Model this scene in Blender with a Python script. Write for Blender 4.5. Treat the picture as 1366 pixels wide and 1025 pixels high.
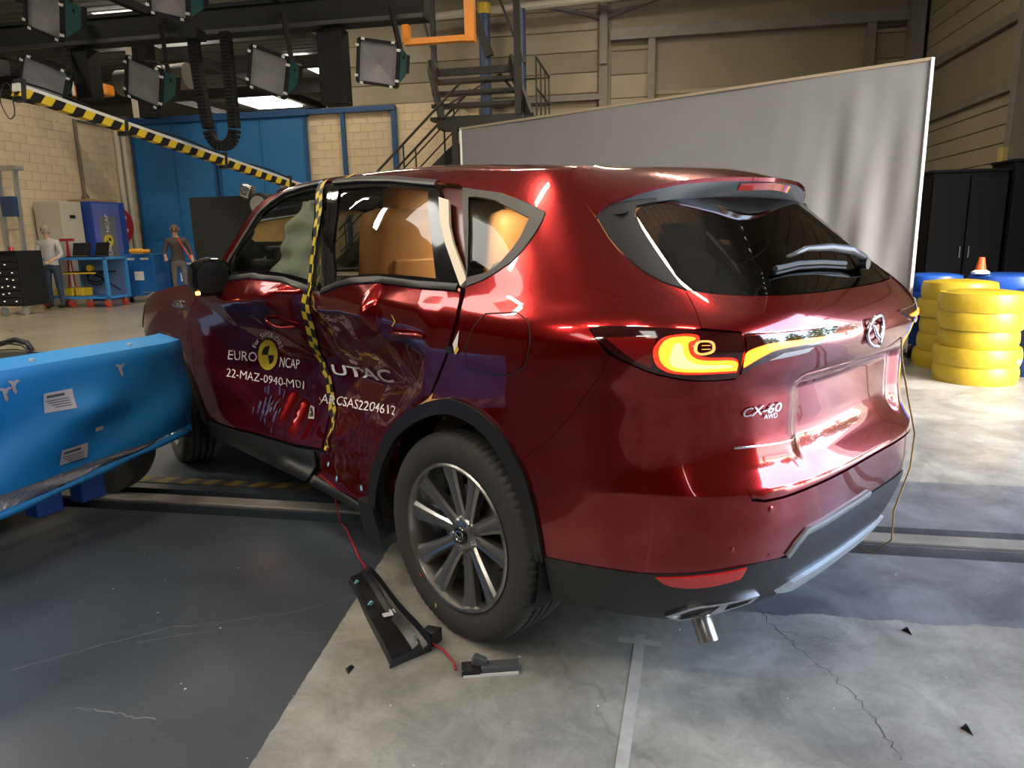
import bpy, bmesh, math, random
import numpy as np
from mathutils import Vector, Matrix
from mathutils.geometry import delaunay_2d_cdt
for o in list(bpy.data.objects): bpy.data.objects.remove(o)
SC=bpy.context.scene
COL=SC.collection
rnd=random.Random(7)
# ------------------------------------------------------------------ camera
CAM=Vector((-2.328,-1.822,1.396))
YAW,PITCH,ROLL=math.radians(-42.95),math.radians(11.95),math.radians(-1.21)
_f=Vector((-math.sin(YAW)*math.cos(PITCH),math.cos(YAW)*math.cos(PITCH),-math.sin(PITCH)))
_r=Vector((math.cos(YAW),math.sin(YAW),0)); _u=_r.cross(_f)
_r2=_r*math.cos(ROLL)+_u*math.sin(ROLL); _u2=_u*math.cos(ROLL)-_r*math.sin(ROLL)
cd=bpy.data.cameras.new('camera'); cam=bpy.data.objects.new('camera',cd); COL.objects.link(cam)
cd.sensor_fit='HORIZONTAL'; cd.sensor_width=36; cd.lens=36*950/1366; cd.clip_start=.05; cd.clip_end=400
cam.matrix_world=Matrix(((_r2.x,_u2.x,-_f.x,CAM.x),(_r2.y,_u2.y,-_f.y,CAM.y),(_r2.z,_u2.z,-_f.z,CAM.z),(0,0,0,1)))
SC.camera=cam
# ------------------------------------------------------------------ hall frame: a = along the back wall, b = into the hall, origin under the camera
ANG=math.radians(-54); G=Vector((CAM.x,CAM.y,0))
def H(a,b,z=0):
    return Vector((G.x+a*math.cos(ANG)-b*math.sin(ANG),G.y+a*math.sin(ANG)+b*math.cos(ANG),z))
# ------------------------------------------------------------------ daylight and exposure
wd=bpy.data.worlds.new('sky'); SC.world=wd; wd.use_nodes=True
nt=wd.node_tree; bg=nt.nodes['Background']
sk=nt.nodes.new('ShaderNodeTexSky'); sk.sky_type='NISHITA'; sk.sun_disc=False
sk.sun_elevation=math.radians(38); sk.sun_rotation=math.radians(200); sk.air_density=1.0; sk.dust_density=2.0
nt.links.new(sk.outputs[0],bg.inputs[0]); bg.inputs[1].default_value=3.3
sd=bpy.data.lights.new('sun','SUN'); sd.energy=40; sd.angle=math.radians(.6); sd.color=(1,.93,.82)
sun=bpy.data.objects.new('sun',sd); COL.objects.link(sun)
# the sun shines along the outside of the side wall: it lights the yard and trees beyond the open door, not the hall
_sd=(H(1.6,-6,0)-H(0,0,7.5)).normalized(); sun.rotation_euler=_sd.to_track_quat('-Z','Y').to_euler()
# portal in the open side door, only guides the sky light
pl=bpy.data.lights.new('door_portal','AREA'); pl.shape='RECTANGLE'; pl.size=5.3; pl.size_y=5.4
po=bpy.data.objects.new('door_portal',pl); COL.objects.link(po); po.location=H(5.68,2.95,2.7)
po.rotation_euler=(math.radians(90),0,ANG+math.radians(90)); pl.cycles.is_portal=True
SC.view_settings.view_transform='Standard'; SC.view_settings.look='None'; SC.view_settings.gamma=1; SC.view_settings.use_curve_mapping=False
SC.view_settings.exposure=0.15
LAMP_W=70      # watts of each ceiling luminaire
try:
    SC.cycles.use_denoising=True; SC.cycles.max_bounces=6; SC.cycles.diffuse_bounces=3; SC.cycles.glossy_bounces=4; SC.cycles.use_adaptive_sampling=True; SC.cycles.adaptive_threshold=.03; SC.cycles.transparent_max_bounces=12; SC.cycles.sample_clamp_indirect=6
except Exception: pass
# ------------------------------------------------------------------ materials
MATS={}
def mat(name,col=(.5,.5,.5),rough=.5,metal=0.,coat=0.,emit=None,estr=0,spec=.5,alpha=1.,trans=0.,noise=None,bump=None,coatr=.03):
    """noise=(scale,amount,col2) mottles the base colour; bump=(scale,strength)"""
    if name in MATS: return MATS[name]
    m=bpy.data.materials.new(name); m.use_nodes=True; t=m.node_tree; b=t.nodes['Principled BSDF']
    b.inputs['Base Color'].default_value=(*col,1); b.inputs['Roughness'].default_value=rough; b.inputs['Metallic'].default_value=metal
    b.inputs['Coat Weight'].default_value=coat; b.inputs['Coat Roughness'].default_value=coatr
    b.inputs['Specular IOR Level'].default_value=spec
    b.inputs['Transmission Weight'].default_value=trans; b.inputs['Alpha'].default_value=alpha
    if emit: b.inputs['Emission Color'].default_value=(*emit,1); b.inputs['Emission Strength'].default_value=estr
    if noise or bump:
        tc=t.nodes.new('ShaderNodeTexCoord')
    if noise:
        n=t.nodes.new('ShaderNodeTexNoise'); n.inputs['Scale'].default_value=noise[0]; n.inputs['Detail'].default_value=6; n.inputs['Roughness'].default_value=.65
        t.links.new(tc.outputs['Object'],n.inputs['Vector'])
        r=t.nodes.new('ShaderNodeValToRGB'); r.color_ramp.elements[0].position=.5-.5*noise[1]; r.color_ramp.elements[1].position=.5+.5*noise[1]
        r.color_ramp.elements[0].color=(*noise[2],1); r.color_ramp.elements[1].color=(*col,1)
        t.links.new(n.outputs[0],r.inputs[0]); t.links.new(r.outputs[0],b.inputs['Base Color'])
    if bump:
        n2=t.nodes.new('ShaderNodeTexNoise'); n2.inputs['Scale'].default_value=bump[0]; n2.inputs['Detail'].default_value=4
        t.links.new(tc.outputs['Object'],n2.inputs['Vector'])
        bp=t.nodes.new('ShaderNodeBump'); bp.inputs['Strength'].default_value=bump[1]; bp.inputs['Distance'].default_value=.01
        t.links.new(n2.outputs[0],bp.inputs['Height']); t.links.new(bp.outputs[0],b.inputs['Normal'])
    MATS[name]=m; return m
def glass(name,tint,rough=.0):
    """thin tinted sheet: clear tinted see-through plus a mirror share that grows with angle"""
    if name in MATS: return MATS[name]
    m=bpy.data.materials.new(name); m.use_nodes=True; t=m.node_tree
    for n in list(t.nodes): t.nodes.remove(n)
    o=t.nodes.new('ShaderNodeOutputMaterial'); tr=t.nodes.new('ShaderNodeBsdfTransparent'); gl=t.nodes.new('ShaderNodeBsdfGlossy'); mx=t.nodes.new('ShaderNodeMixShader'); fr=t.nodes.new('ShaderNodeFresnel')
    tr.inputs[0].default_value=(*tint,1); gl.inputs['Roughness'].default_value=rough; fr.inputs[0].default_value=1.52
    t.links.new(fr.outputs[0],mx.inputs[0]); t.links.new(tr.outputs[0],mx.inputs[1]); t.links.new(gl.outputs[0],mx.inputs[2]); t.links.new(mx.outputs[0],o.inputs[0])
    MATS[name]=m; return m
# ------------------------------------------------------------------ mesh helpers
class MB:
    """collects polygons, builds them as one mesh object"""
    def __init__(s): s.v=[];s.f=[];s.m=[]
    def add(s,vs,fs,mi=0):
        k=len(s.v); s.v+= [tuple(v) for v in vs]; s.f+=[tuple(i+k for i in f) for f in fs]; s.m+=[mi]*len(fs); return s
    def box(s,c,d,rot=None,mi=0,bev=0.):
        x,y,z=[q/2 for q in d]
        if bev>0:
            b=min(bev,x*.9,y*.9,z*.9); vs=[];fs=[]
            bm=bmesh.new(); bmesh.ops.create_cube(bm,size=1)
            for v in bm.verts: v.co=Vector((v.co.x*2*x,v.co.y*2*y,v.co.z*2*z))
            bmesh.ops.bevel(bm,geom=bm.edges[:],offset=b,segments=2,affect='EDGES',profile=.5)
            bm.verts.index_update(); vs=[v.co.copy() for v in bm.verts]; fs=[[v.index for v in f.verts] for f in bm.faces]; bm.free()
        else:
            vs=[Vector((i*x,j*y,k*z)) for i in(-1,1) for j in(-1,1) for k in(-1,1)]
            fs=[(0,1,3,2),(4,6,7,5),(0,4,5,1),(2,3,7,6),(0,2,6,4),(1,5,7,3)]
        if rot is not None: vs=[rot@v for v in vs]
        c=Vector(c); return s.add([v+c for v in vs],fs,mi)
    def bar(s,p,q,w,h,up=(0,0,1),mi=0,bev=0.):
        """square bar from p to q, w across, h along up"""
        p=Vector(p);q=Vector(q);d=q-p;L=d.length;d.normalize();u=Vector(up)
        sx=d.cross(u)
        if sx.length<1e-4: sx=d.cross(Vector((1,0,0)))
        sx.normalize();u=sx.cross(d)
        R=Matrix((sx,d,u)).transposed(); return s.box((p+q)/2,(w,L,h),R,mi,bev)
    def tube(s,pts,r,n=8,caps=True,mi=0,closed=False):
        P=[Vector(p) for p in pts];k=len(s.v);N=len(P)
        rr=r if isinstance(r,(list,tuple)) else [r]*N
        up=None;vs=[]
        for i in range(N):
            a=P[(i-1)%N] if (i>0 or closed) else P[i]; b=P[(i+1)%N] if (i<N-1 or closed) else P[i]
            d=(b-a).normalized()
            if up is None:
                up=d.cross(Vector((.3,.2,1)));
                if up.length<.01: up=d.cross(Vector((1,0,0)))
                up.normalize()
            up=(up-d*up.dot(d)).normalized();w=d.cross(up)
            vs+=[P[i]+(up*math.cos(2*math.pi*j/n)+w*math.sin(2*math.pi*j/n))*rr[i] for j in range(n)]
        fs=[]
        for i in range(N if closed else N-1):
            for j in range(n):
                i2=(i+1)%N;fs.append((i*n+j,i*n+(j+1)%n,i2*n+(j+1)%n,i2*n+j))
        if caps and not closed: fs+=[tuple(range(n))[::-1],tuple((N-1)*n+j for j in range(n))]
        return s.add(vs,fs,mi)
    def lathe(s,prof,n=32,axis='z',c=(0,0,0),mi=0,closed=False,a0=0.,a1=2*math.pi):
        """prof: list of (r,h)"""
        full=abs(a1-a0-2*math.pi)<1e-6;M=n if full else n+1;vs=[]
        for i in range(M):
            a=a0+(a1-a0)*i/n;ca,sa=math.cos(a),math.sin(a)
            for r,h in prof:
                vs.append({'z':(r*ca,r*sa,h),'x':(h,r*ca,r*sa),'y':(r*ca,h,r*sa)}[axis])
        K=len(prof);fs=[]
        for i in range(n):
            i2=(i+1)%M
            for j in range(K if closed else K-1):
                j2=(j+1)%K;fs.append((i*K+j,i2*K+j,i2*K+j2,i*K+j2))
        c=Vector(c);return s.add([Vector(v)+c for v in vs],fs,mi)
    def disc(s,r,h,c,axis='z',n=24,mi=0,bev=0):
        p=[(1e-4,-h/2),(r-bev,-h/2),(r,-h/2+bev),(r,h/2-bev),(r-bev,h/2),(1e-4,h/2)] if bev else [(1e-4,-h/2),(r,-h/2),(r,h/2),(1e-4,h/2)]
        return s.lathe(p,n,axis,c,mi)
    def grid(s,fn,nu,nv,mi=0):
        k=len(s.v);vs=[fn(i/nu,j/nv) for i in range(nu+1) for j in range(nv+1)]
        return s.add(vs,[(i*(nv+1)+j,(i+1)*(nv+1)+j,(i+1)*(nv+1)+j+1,i*(nv+1)+j+1) for i in range(nu) for j in range(nv)],mi)
    def prism(s,poly,z0,z1,fn=None,mi=0):
        """extrude a 2D polygon; fn(x,y,h)->point"""
        fn=fn or (lambda x,y,h:(x,y,h));n=len(poly)
        vs=[fn(x,y,z0) for x,y in poly]+[fn(x,y,z1) for x,y in poly]
        return s.add(vs,[tuple(range(n))[::-1],tuple(range(n,2*n))]+[(i,(i+1)%n,n+(i+1)%n,n+i) for i in range(n)],mi)
    def build(s,name,mats,parent=None,smooth=False,loc=(0,0,0),rotz=0.,auto=None,fixn=True):
        me=bpy.data.meshes.new(name); me.from_pydata([tuple(v) for v in s.v],[],s.f)
        if not isinstance(mats,(list,tuple)): mats=[mats]
        for m in mats: me.materials.append(m)
        if len(mats)>1: me.polygons.foreach_set('material_index',s.m)
        if fixn:
            bm=bmesh.new(); bm.from_mesh(me); bmesh.ops.recalc_face_normals(bm,faces=bm.faces[:]); bm.to_mesh(me); bm.free()
        if smooth:
            me.polygons.foreach_set('use_smooth',[True]*len(me.polygons))
            if auto:
                me.set_sharp_from_angle(angle=math.radians(auto))
        me.update()
        o=bpy.data.objects.new(name,me); COL.objects.link(o); o.location=loc; o.rotation_euler=(0,0,rotz)
        if parent: o.parent=parent
        return o
def tag(o,label=None,cat=None,group=None,kind=None):
    if label: o['label']=label
    if cat: o['category']=cat
    if group: o['group']=group
    if kind: o['kind']=kind
    return o
def thing(name,label,cat,loc=(0,0,0),rotz=0.,group=None):
    o=bpy.data.objects.new(name,None); o.empty_display_size=.1; COL.objects.link(o); o.location=loc; o.rotation_euler=(0,0,rotz)
    return tag(o,label,cat,group)
def hthing(name,label,cat,a,b,z=0.,rot=0.,group=None):
    return thing(name,label,cat,H(a,b,z),ANG+rot,group)
def hstruct(name,mb,m,a=0,b=0,z=0,**k):
    o=mb.build(name,m,None,loc=H(a,b,z),rotz=ANG,**k); o['kind']='structure'; return o
def link_copy(src,parent=None,name=None):
    c=src.copy(); COL.objects.link(c); c.parent=parent
    return c
def dup(root,loc,rotz=None,label=None):
    r=root.copy(); COL.objects.link(r); r.location=loc
    if rotz is not None: r.rotation_euler=(0,0,rotz)
    if label: r['label']=label
    for ch in list(root.children):
        c=ch.copy(); COL.objects.link(c); c.parent=r
        for g in ch.children:
            d=g.copy(); COL.objects.link(d); d.parent=c
    return r
def text_tris(body,size=1.,font_shear=0.,bold=0.,spacing=1.):
    """flat letter outlines as (verts2d, faces)"""
    cu=bpy.data.curves.new('t','FONT'); cu.body=body; cu.size=size; cu.shear=font_shear; cu.offset=bold; cu.space_character=spacing; cu.resolution_u=3
    ob=bpy.data.objects.new('t',cu); COL.objects.link(ob); bpy.context.view_layer.update()
    dg=bpy.context.evaluated_depsgraph_get(); me=bpy.data.meshes.new_from_object(ob.evaluated_get(dg))
    vs=[(v.co.x,v.co.y) for v in me.vertices]; fs=[tuple(p.vertices) for p in me.polygons]
    bpy.data.objects.remove(ob); bpy.data.curves.remove(cu); bpy.data.meshes.remove(me)
    return vs,fs
def refine(vs,fs,maxlen):
    bm=bmesh.new(); bv=[bm.verts.new((x,y,0)) for x,y in vs]
    for f in fs:
        try: bm.faces.new([bv[i] for i in f])
        except ValueError: pass
    bmesh.ops.triangulate(bm,faces=bm.faces[:])
    for _ in range(6):
        lo=[e for e in bm.edges if e.calc_length()>maxlen]
        if not lo: break
        bmesh.ops.subdivide_edges(bm,edges=lo,cuts=1); bmesh.ops.triangulate(bm,faces=bm.faces[:])
    bm.verts.index_update(); V=[(v.co.x,v.co.y) for v in bm.verts]; F=[tuple(v.index for v in f.verts) for f in bm.faces]; bm.free(); return V,F
def text_on(name,body,size,fn,m,parent,maxlen=.03,bold=0.,align='L',shear=0.,spacing=1.,thick=0.):
    """letters laid on a surface: fn(x,y)->point; align moves the origin"""
    vs,fs=text_tris(body,size,shear,bold,spacing); vs,fs=refine(vs,fs,maxlen)
    xs=[v[0] for v in vs]; dx={'L':0,'C':-(min(xs)+max(xs))/2,'R':-max(xs)}[align]
    mb=MB(); mb.add([fn(x+dx,y) for x,y in vs],fs); return mb.build(name,m,parent,fixn=False)
# ================================================================== THE HALL
BB=18.0; AL=-13.9; AR=5.72     # back wall, left wall, right wall
M_block=mat('painted_block',(.66,.54,.37),.7,noise=(.8,.5,(.56,.46,.31)))
M_mortar=mat('mortar',(.52,.43,.30),.85)
M_clad=mat('wall_cladding',(.36,.31,.22),.55,noise=(.7,.6,(.25,.215,.15)))
M_clad2=mat('wall_cladding_dirty',(.27,.23,.16),.6,noise=(.9,.6,(.20,.17,.115)))
M_steel=mat('grey_steel',(.22,.21,.19),.55,noise=(3,.5,(.15,.14,.12)))
M_dark=mat('dark_steel',(.018,.018,.019),.5)
M_beam=mat('cream_beam',(.50,.47,.38),.55)
M_bluedoor=mat('blue_door_paint',(.02,.16,.40),.45,noise=(.6,.6,(.018,.13,.33)))
M_bluefr=mat('blue_frame_paint',(.012,.07,.20),.5)
M_roof=mat('roof_sheet',(.48,.46,.41),.6,noise=(1.5,.5,(.36,.34,.30)))
def floor_mat():
    m=bpy.data.materials.new('floor_concrete'); m.use_nodes=True; t=m.node_tree; b=t.nodes['Principled BSDF']; N=t.nodes.new; L=t.links.new
    tc=N('ShaderNodeTexCoord'); sx=N('ShaderNodeSeparateXYZ'); L(tc.outputs['Object'],sx.inputs[0])
    def noise(s,d=6,r=.6,w=0):
        n=N('ShaderNodeTexNoise'); n.inputs['Scale'].default_value=s; n.inputs['Detail'].default_value=d; n.inputs['Roughness'].default_value=r; n.inputs['Distortion'].default_value=w; L(tc.outputs['Object'],n.inputs['Vector']); return n.outputs[0]
    def ramp(i,a,b_,c0,c1):
        r=N('ShaderNodeValToRGB'); r.color_ramp.elements[0].position=a; r.color_ramp.elements[1].position=b_; r.color_ramp.elements[0].color=(*c0,1); r.color_ramp.elements[1].color=(*c1,1); L(i,r.inputs[0]); return r.outputs[0]
    def mth(op,a,c=None):
        n=N('ShaderNodeMath'); n.operation=op
        for i,q in enumerate((a,c)):
            if q is None: continue
            if isinstance(q,(int,float)): n.inputs[i].default_value=q
            else: L(q,n.inputs[i])
        return n.outputs[0]
    def mix(f,c0,c1,bt='MIX'):
        n=N('ShaderNodeMix'); n.data_type='RGBA'; n.blend_type=bt
        if isinstance(f,(int,float)): n.inputs[0].default_value=f
        else: L(f,n.inputs[0])
        for k,q in ((6,c0),(7,c1)):
            if isinstance(q,tuple): n.inputs[k].default_value=(*q,1)
            else: L(q,n.inputs[k])
        return n.outputs[2]
    conc=ramp(noise(1.6,8,.65,.3),.36,.66,(.19,.185,.165),(.40,.385,.345))
    mo=ramp(noise(6.5,7,.72,.8),.40,.60,(.74,.75,.74),(1.06,1.06,1.06)); conc=mix(.75,conc,mo,'MULTIPLY')
    st=ramp(noise(.55,5,.6,.6),.38,.62,(.62,.62,.62),(1,1,1)); conc=mix(.8,conc,st,'MULTIPLY')
    fine=ramp(noise(60,3,.7),.35,.65,(.88,.88,.88),(1.08,1.08,1.08)); conc=mix(.6,conc,fine,'MULTIPLY')
    # blue floor paint: everything left of the painted edge and this side of the rails
    blue=ramp(noise(1.1,7,.6,.4),.3,.7,(.024,.031,.039),(.048,.061,.080))
    scuff=ramp(noise(9,8,.7,1.2),.62,.74,(0,0,0),(1,1,1)); blue=mix(mth('MULTIPLY',scuff,.25),blue,(.20,.21,.20))
    # object space of the floor is the hall frame: x=a, y=b
    pa=mth('ADD',sx.outputs[0],mth('MULTIPLY',sx.outputs[1],.08))
    edge=mth('ADD',pa,mth('MULTIPLY',mth('SUBTRACT',noise(14,3),.5),.02))
    inb=mth('MULTIPLY',mth('LESS_THAN',edge,-.92),mth('LESS_THAN',sx.outputs[1],7.9))
    base=mix(inb,conc,blue)
    # far polished beige screed
    far=mth('GREATER_THAN',sx.outputs[1],7.95); farc=ramp(noise(.7,4),.3,.7,(.33,.29,.21),(.42,.37,.28)); base=mix(mth('MULTIPLY',far,mth('LESS_THAN',sx.outputs[0],-2.5)),base,farc)
    # dark oily band beside the track on the open side
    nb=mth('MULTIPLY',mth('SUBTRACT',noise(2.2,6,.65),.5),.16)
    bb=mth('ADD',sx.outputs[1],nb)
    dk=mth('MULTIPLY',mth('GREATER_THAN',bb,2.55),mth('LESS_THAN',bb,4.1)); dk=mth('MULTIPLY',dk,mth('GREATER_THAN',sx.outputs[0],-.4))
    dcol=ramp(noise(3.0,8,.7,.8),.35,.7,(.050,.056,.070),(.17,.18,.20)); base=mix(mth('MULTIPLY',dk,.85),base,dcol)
    # hairline cracks
    v=N('ShaderNodeTexVoronoi'); v.feature='DISTANCE_TO_EDGE'; v.inputs['Scale'].default_value=.42
    ds=N('ShaderNodeTexNoise'); ds.inputs['Scale'].default_value=4; ds.inputs['Detail'].default_value=6; L(tc.outputs['Object'],ds.inputs['Vector'])
    va=N('ShaderNodeVectorMath'); va.operation='SCALE'; va.inputs['Scale'].default_value=.35; L(ds.outputs['Color'],va.inputs[0])
    vb=N('ShaderNodeVectorMath'); vb.operation='ADD'; L(tc.outputs['Object'],vb.inputs[0]); L(va.outputs[0],vb.inputs[1]); L(vb.outputs[0],v.inputs['Vector'])
    cr=ramp(v.outputs['Distance'],.0,.005,(.5,.5,.5),(1,1,1)); base=mix(.45,base,cr,'MULTIPLY')
    L(base,b.inputs['Base Color'])
    ro=ramp(noise(2.5,6,.65),.3,.7,(.34,.34,.34),(.58,.58,.58)); rb=mix(inb,ro,(.36,.36,.36)); rb=mix(far,rb,(.22,.22,.22)); L(rb,b.inputs['Roughness'])
    bp=N('ShaderNodeBump'); bp.inputs['Strength'].default_value=.12; bp.inputs['Distance'].default_value=.004; L(noise(45,4,.7),bp.inputs['Height']); L(bp.outputs[0],b.inputs['Normal'])
    return m
M_floor=floor_mat()

def slab(mb,a0,a1,b0,b1,z0,z1,mi=0): mb.box(((a0+a1)/2,(b0+b1)/2,(z0+z1)/2),(a1-a0,b1-b0,z1-z0),mi=mi)
mb=MB()
for b0,b1 in ((-12,3.11),(3.21,3.35),(3.43,46)): slab(mb,-34,AR,b0,b1,-.3,0)
floor_o=hstruct('floor',mb,M_floor)
mb=MB(); slab(mb,-34,AR,3.0,3.5,-.32,-.12); hstruct('floor_pit',mb,M_dark)
mb=MB(); mb.box((0,0,.008),(8,.10,.016),bev=.004)
tag(mb.build('track_rail',mat('worn_steel',(.30,.29,.27),.45,.3,noise=(4,.6,(.14,.13,.12))),loc=H(-1.4,3.27),rotz=ANG),'long flat steel rail of the towing track running under the car','rail')
mb=MB()
for i in range(26): mb.add([(-.95+i*.075,-.045,.006),(-.95+i*.075+.075,-.045,.006),(-.95+i*.075+.105,.045,.006),(-.95+i*.075+.03,.045,.006)],[(0,1,2,3)],i%2)
mb.box((.03,0,.0015),(2.0,.10,.003),mi=1)
tag(mb.build('hazard_strip',[mat('worn_yellow',(.22,.15,.02),.6,noise=(12,.8,(.06,.045,.015))),mat('worn_black',(.03,.028,.026),.6)],loc=H(-2.35,3.56),rotz=ANG),'worn yellow and black hazard strip on the floor behind the front wheel','marking')
# painted white line with cross tick
mb=MB(); mb.box((0,0,.001),(.035,2.1,.002)); mb.box((0,1.0,.0012),(.15,.035,.0024))
tag(mb.build('floor_line',mat('floor_paint_white',(.42,.42,.40),.6,noise=(20,.9,(.24,.23,.21))),loc=H(-.074,1.27),rotz=ANG-math.radians(3.6)),'worn white line with a cross tick on the concrete behind the rear wheel','marking')
# cracks in the concrete and scuffs in the blue paint
def mark(name,pts,w,m,jit=.012,seed=1):
    r=random.Random(seed); P=[]
    for i in range(len(pts)-1):
        for k in range(6): f=k/6; P.append(((pts[i][0]*(1-f)+pts[i+1][0]*f)+r.uniform(-jit,jit),(pts[i][1]*(1-f)+pts[i+1][1]*f)+r.uniform(-jit,jit)))
    P.append(pts[-1]); q=MB(); vs=[]
    for i,(x,y) in enumerate(P):
        a=P[max(0,i-1)];b=P[min(len(P)-1,i+1)];d=Vector((b[0]-a[0],b[1]-a[1])).normalized();ww=w*r.uniform(.3,1.)
        vs+=[(x-d.y*ww,y+d.x*ww,.0007),(x+d.y*ww,y-d.x*ww,.0007)]
    q.add(vs,[(2*i,2*i+1,2*i+3,2*i+2) for i in range(len(P)-1)]); return q.build(name,m,floor_o,fixn=False)
M_crk=mat('crack_dark',(.075,.07,.06),.8); M_scf=mat('scuff_pale',(.15,.16,.165),.6)
mark('crack',[(0.42,2.57),(0.46,2.43),(0.51,2.34),(0.58,2.2),(0.63,2.07),(0.66,1.99),(0.67,1.89),(0.68,1.81)],.0022,M_crk); mark('crack',[(.46,2.43),(.56,2.38),(.70,2.40)],.0012,M_crk,seed=4)
mark('scuff',[(-2.08,1.77),(-1.91,1.93),(-1.71,2.1),(-1.52,2.17),(-1.29,2.28),(-1.13,2.42)],.0022,M_scf,.008,2); mark('scuff',[(-1.7,1.64),(-1.58,1.64),(-1.49,1.63),(-1.42,1.63)],.003,M_scf,.006,3); mark('scuff',[(-1.77,1.98),(-1.51,2.13),(-1.14,2.15),(-1.01,2.2)],.0016,M_scf,.008,5)
# ---- roof
mb=MB(); K=150; xs=[]
prof=[]
for i in range(K):
    b=-12+58*i/K; prof+= [(b,0),(b+.24,0),(b+.27,.07),(b+.36,.07)]
prof.append((46,0)); n=len(prof)
SKY=[(-18.4,-16.2,29.0,33.0),(-12.4,-11.6,24.2,26.8),(-15.6,-13.0,18.6,20.4),(-8.5,-7,20,22)]
vs=[(-34,b,7.5+z) for b,z in prof]+[(AR,b,7.5+z) for b,z in prof]
mb.add(vs,[(i,i+1,n+i+1,n+i) for i in range(n-1)]); mb.box(((-34+AR)/2,17,7.75),(AR+34,58,.1))
hstruct('ceiling',mb,M_roof)
M_sky=mat('skylight_sheet',(.8,.8,.8),.5,emit=(1,.97,.90),estr=5)
for i,(a0,a1,b0,b1) in enumerate(SKY+[(-10,-8.6,2,6),(-10,-8.6,-8,-4),(-2,-.6,-8,-4)]):
    mb=MB(); slab(mb,a0,a1,b0,b1,7.42,7.47); hstruct('window_%d'%(i+1),mb,M_sky)
# purlins and roof beams
for i,b in enumerate((20.5,24,28,34)):
    mb=MB(); mb.box((-15,0,7.2),(26,.18,.4)); hstruct('ceiling_beam.%03d'%i if i else 'ceiling_beam',mb,M_steel,0,b)
for i,a in enumerate((-9.5,-14.5,-19.5)):
    mb=MB(); mb.box((0,28,7.1),(.2,30,.25)); hstruct('ceiling_purlin.%03d'%i if i else 'ceiling_purlin',mb,M_steel,a)
# ---- walls
mb=MB(); slab(mb,-34.2,-34,-12,46,0,8); hstruct('wall_far_left',mb,M_clad2)
mb=MB(); slab(mb,-34,AR,46,46.2,0,8); hstruct('wall_far_back',mb,M_clad2)
mb=MB(); slab(mb,-34,AR,-12.2,-12,0,8); hstruct('wall_behind',mb,mat('wall_dark_for_reflections',(.06,.055,.048),.7))  # unseen wall, coloured dark so the car body reflects a dim hall
# left wall of painted blocks
wl=MB(); slab(wl,AL-.2,AL-.012,12.4,BB,0,4.5); wall_left=hstruct('wall_left',wl,M_mortar)
bk=MB(); bk.box((0,0,0),(.024,.395,.195),bev=.004); bmesh_src=bk.build('brick',M_block,wall_left)
k=0
for r in range(22):
    for c in range(14):
        b=12.75+c*.4+(.2 if r%2 else 0)
        if b>BB-.1: continue
        o=bmesh_src if k==0 else link_copy(bmesh_src,wall_left); k+=1
        o.location=(AL-.012+rnd.uniform(-.002,.002),b,.1+r*.2)
wl=MB(); slab(wl,AL-.2,AL,-12,12.4,0,4.5); hstruct('wall_left_near',wl,mat('wall_dark_for_reflections'))  # unseen stretch, darkened so the car's side mirrors less brightness
# partition with the blue sliding door
wp=MB(); slab(wp,AL,-8.3,BB+.012,BB+.2,0,4.5); slab(wp,-8.3,-4.2,BB+.012,BB+.2,0,4.62); wall_part=hstruct('wall_partition',wp,M_mortar)
k=0; b2=MB(); b2.box((0,0,0),(.395,.024,.195),bev=.004); src2=b2.build('brick',M_block,wall_part)
for r in range(12):
    for c in range(12):
        a=-8.5+c*.4+(.2 if r%2 else 0)
        if a>-4.3: continue
        o=src2 if k==0 else link_copy(src2,wall_part); k+=1
        o.location=(a,BB+.012+rnd.uniform(-.002,.002),2.3+r*.2)
hd=MB(); hd.box((-11.3,BB-.12,4.52),(5.3,.2,.16)); hd.box((-7.55,BB-.12,4.52),(2.5,.14,.12)); hd.box((-7.72,BB-.1,2.25),(.1,.1,4.5)); hd.box((-6.36,BB-.1,2.25),(.12,.1,4.5))
hstruct('trim_1',hd,M_bluefr)
for i,(a0,a1) in enumerate(((-13.8,-11.35),(-11.3,-8.72))):
    d=MB(); slab(d,a0,a1,BB-.10,BB-.04,.02,4.44); do=hstruct('door_%d'%(i+1),d,M_bluedoor)
    nP=2
    for q in range(nP):
        p=MB(); w=(a1-a0)/nP; slab(p,a0+q*w+.015,a0+(q+1)*w-.015,BB-.125,BB-.10,1.42,4.40); p.build('panel',M_bluedoor,do)
        p=MB(); slab(p,a0+q*w+.015,a0+(q+1)*w-.015,BB-.125,BB-.10,.06,1.38); p.build('panel',M_bluedoor,do)
    p=MB(); p.box((a0+.04,BB-.14,2.2),(.07,.05,4.4)); p.box((a1-.04,BB-.14,2.2),(.07,.05,4.4)); p.build('frame',M_bluefr,do)
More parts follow.
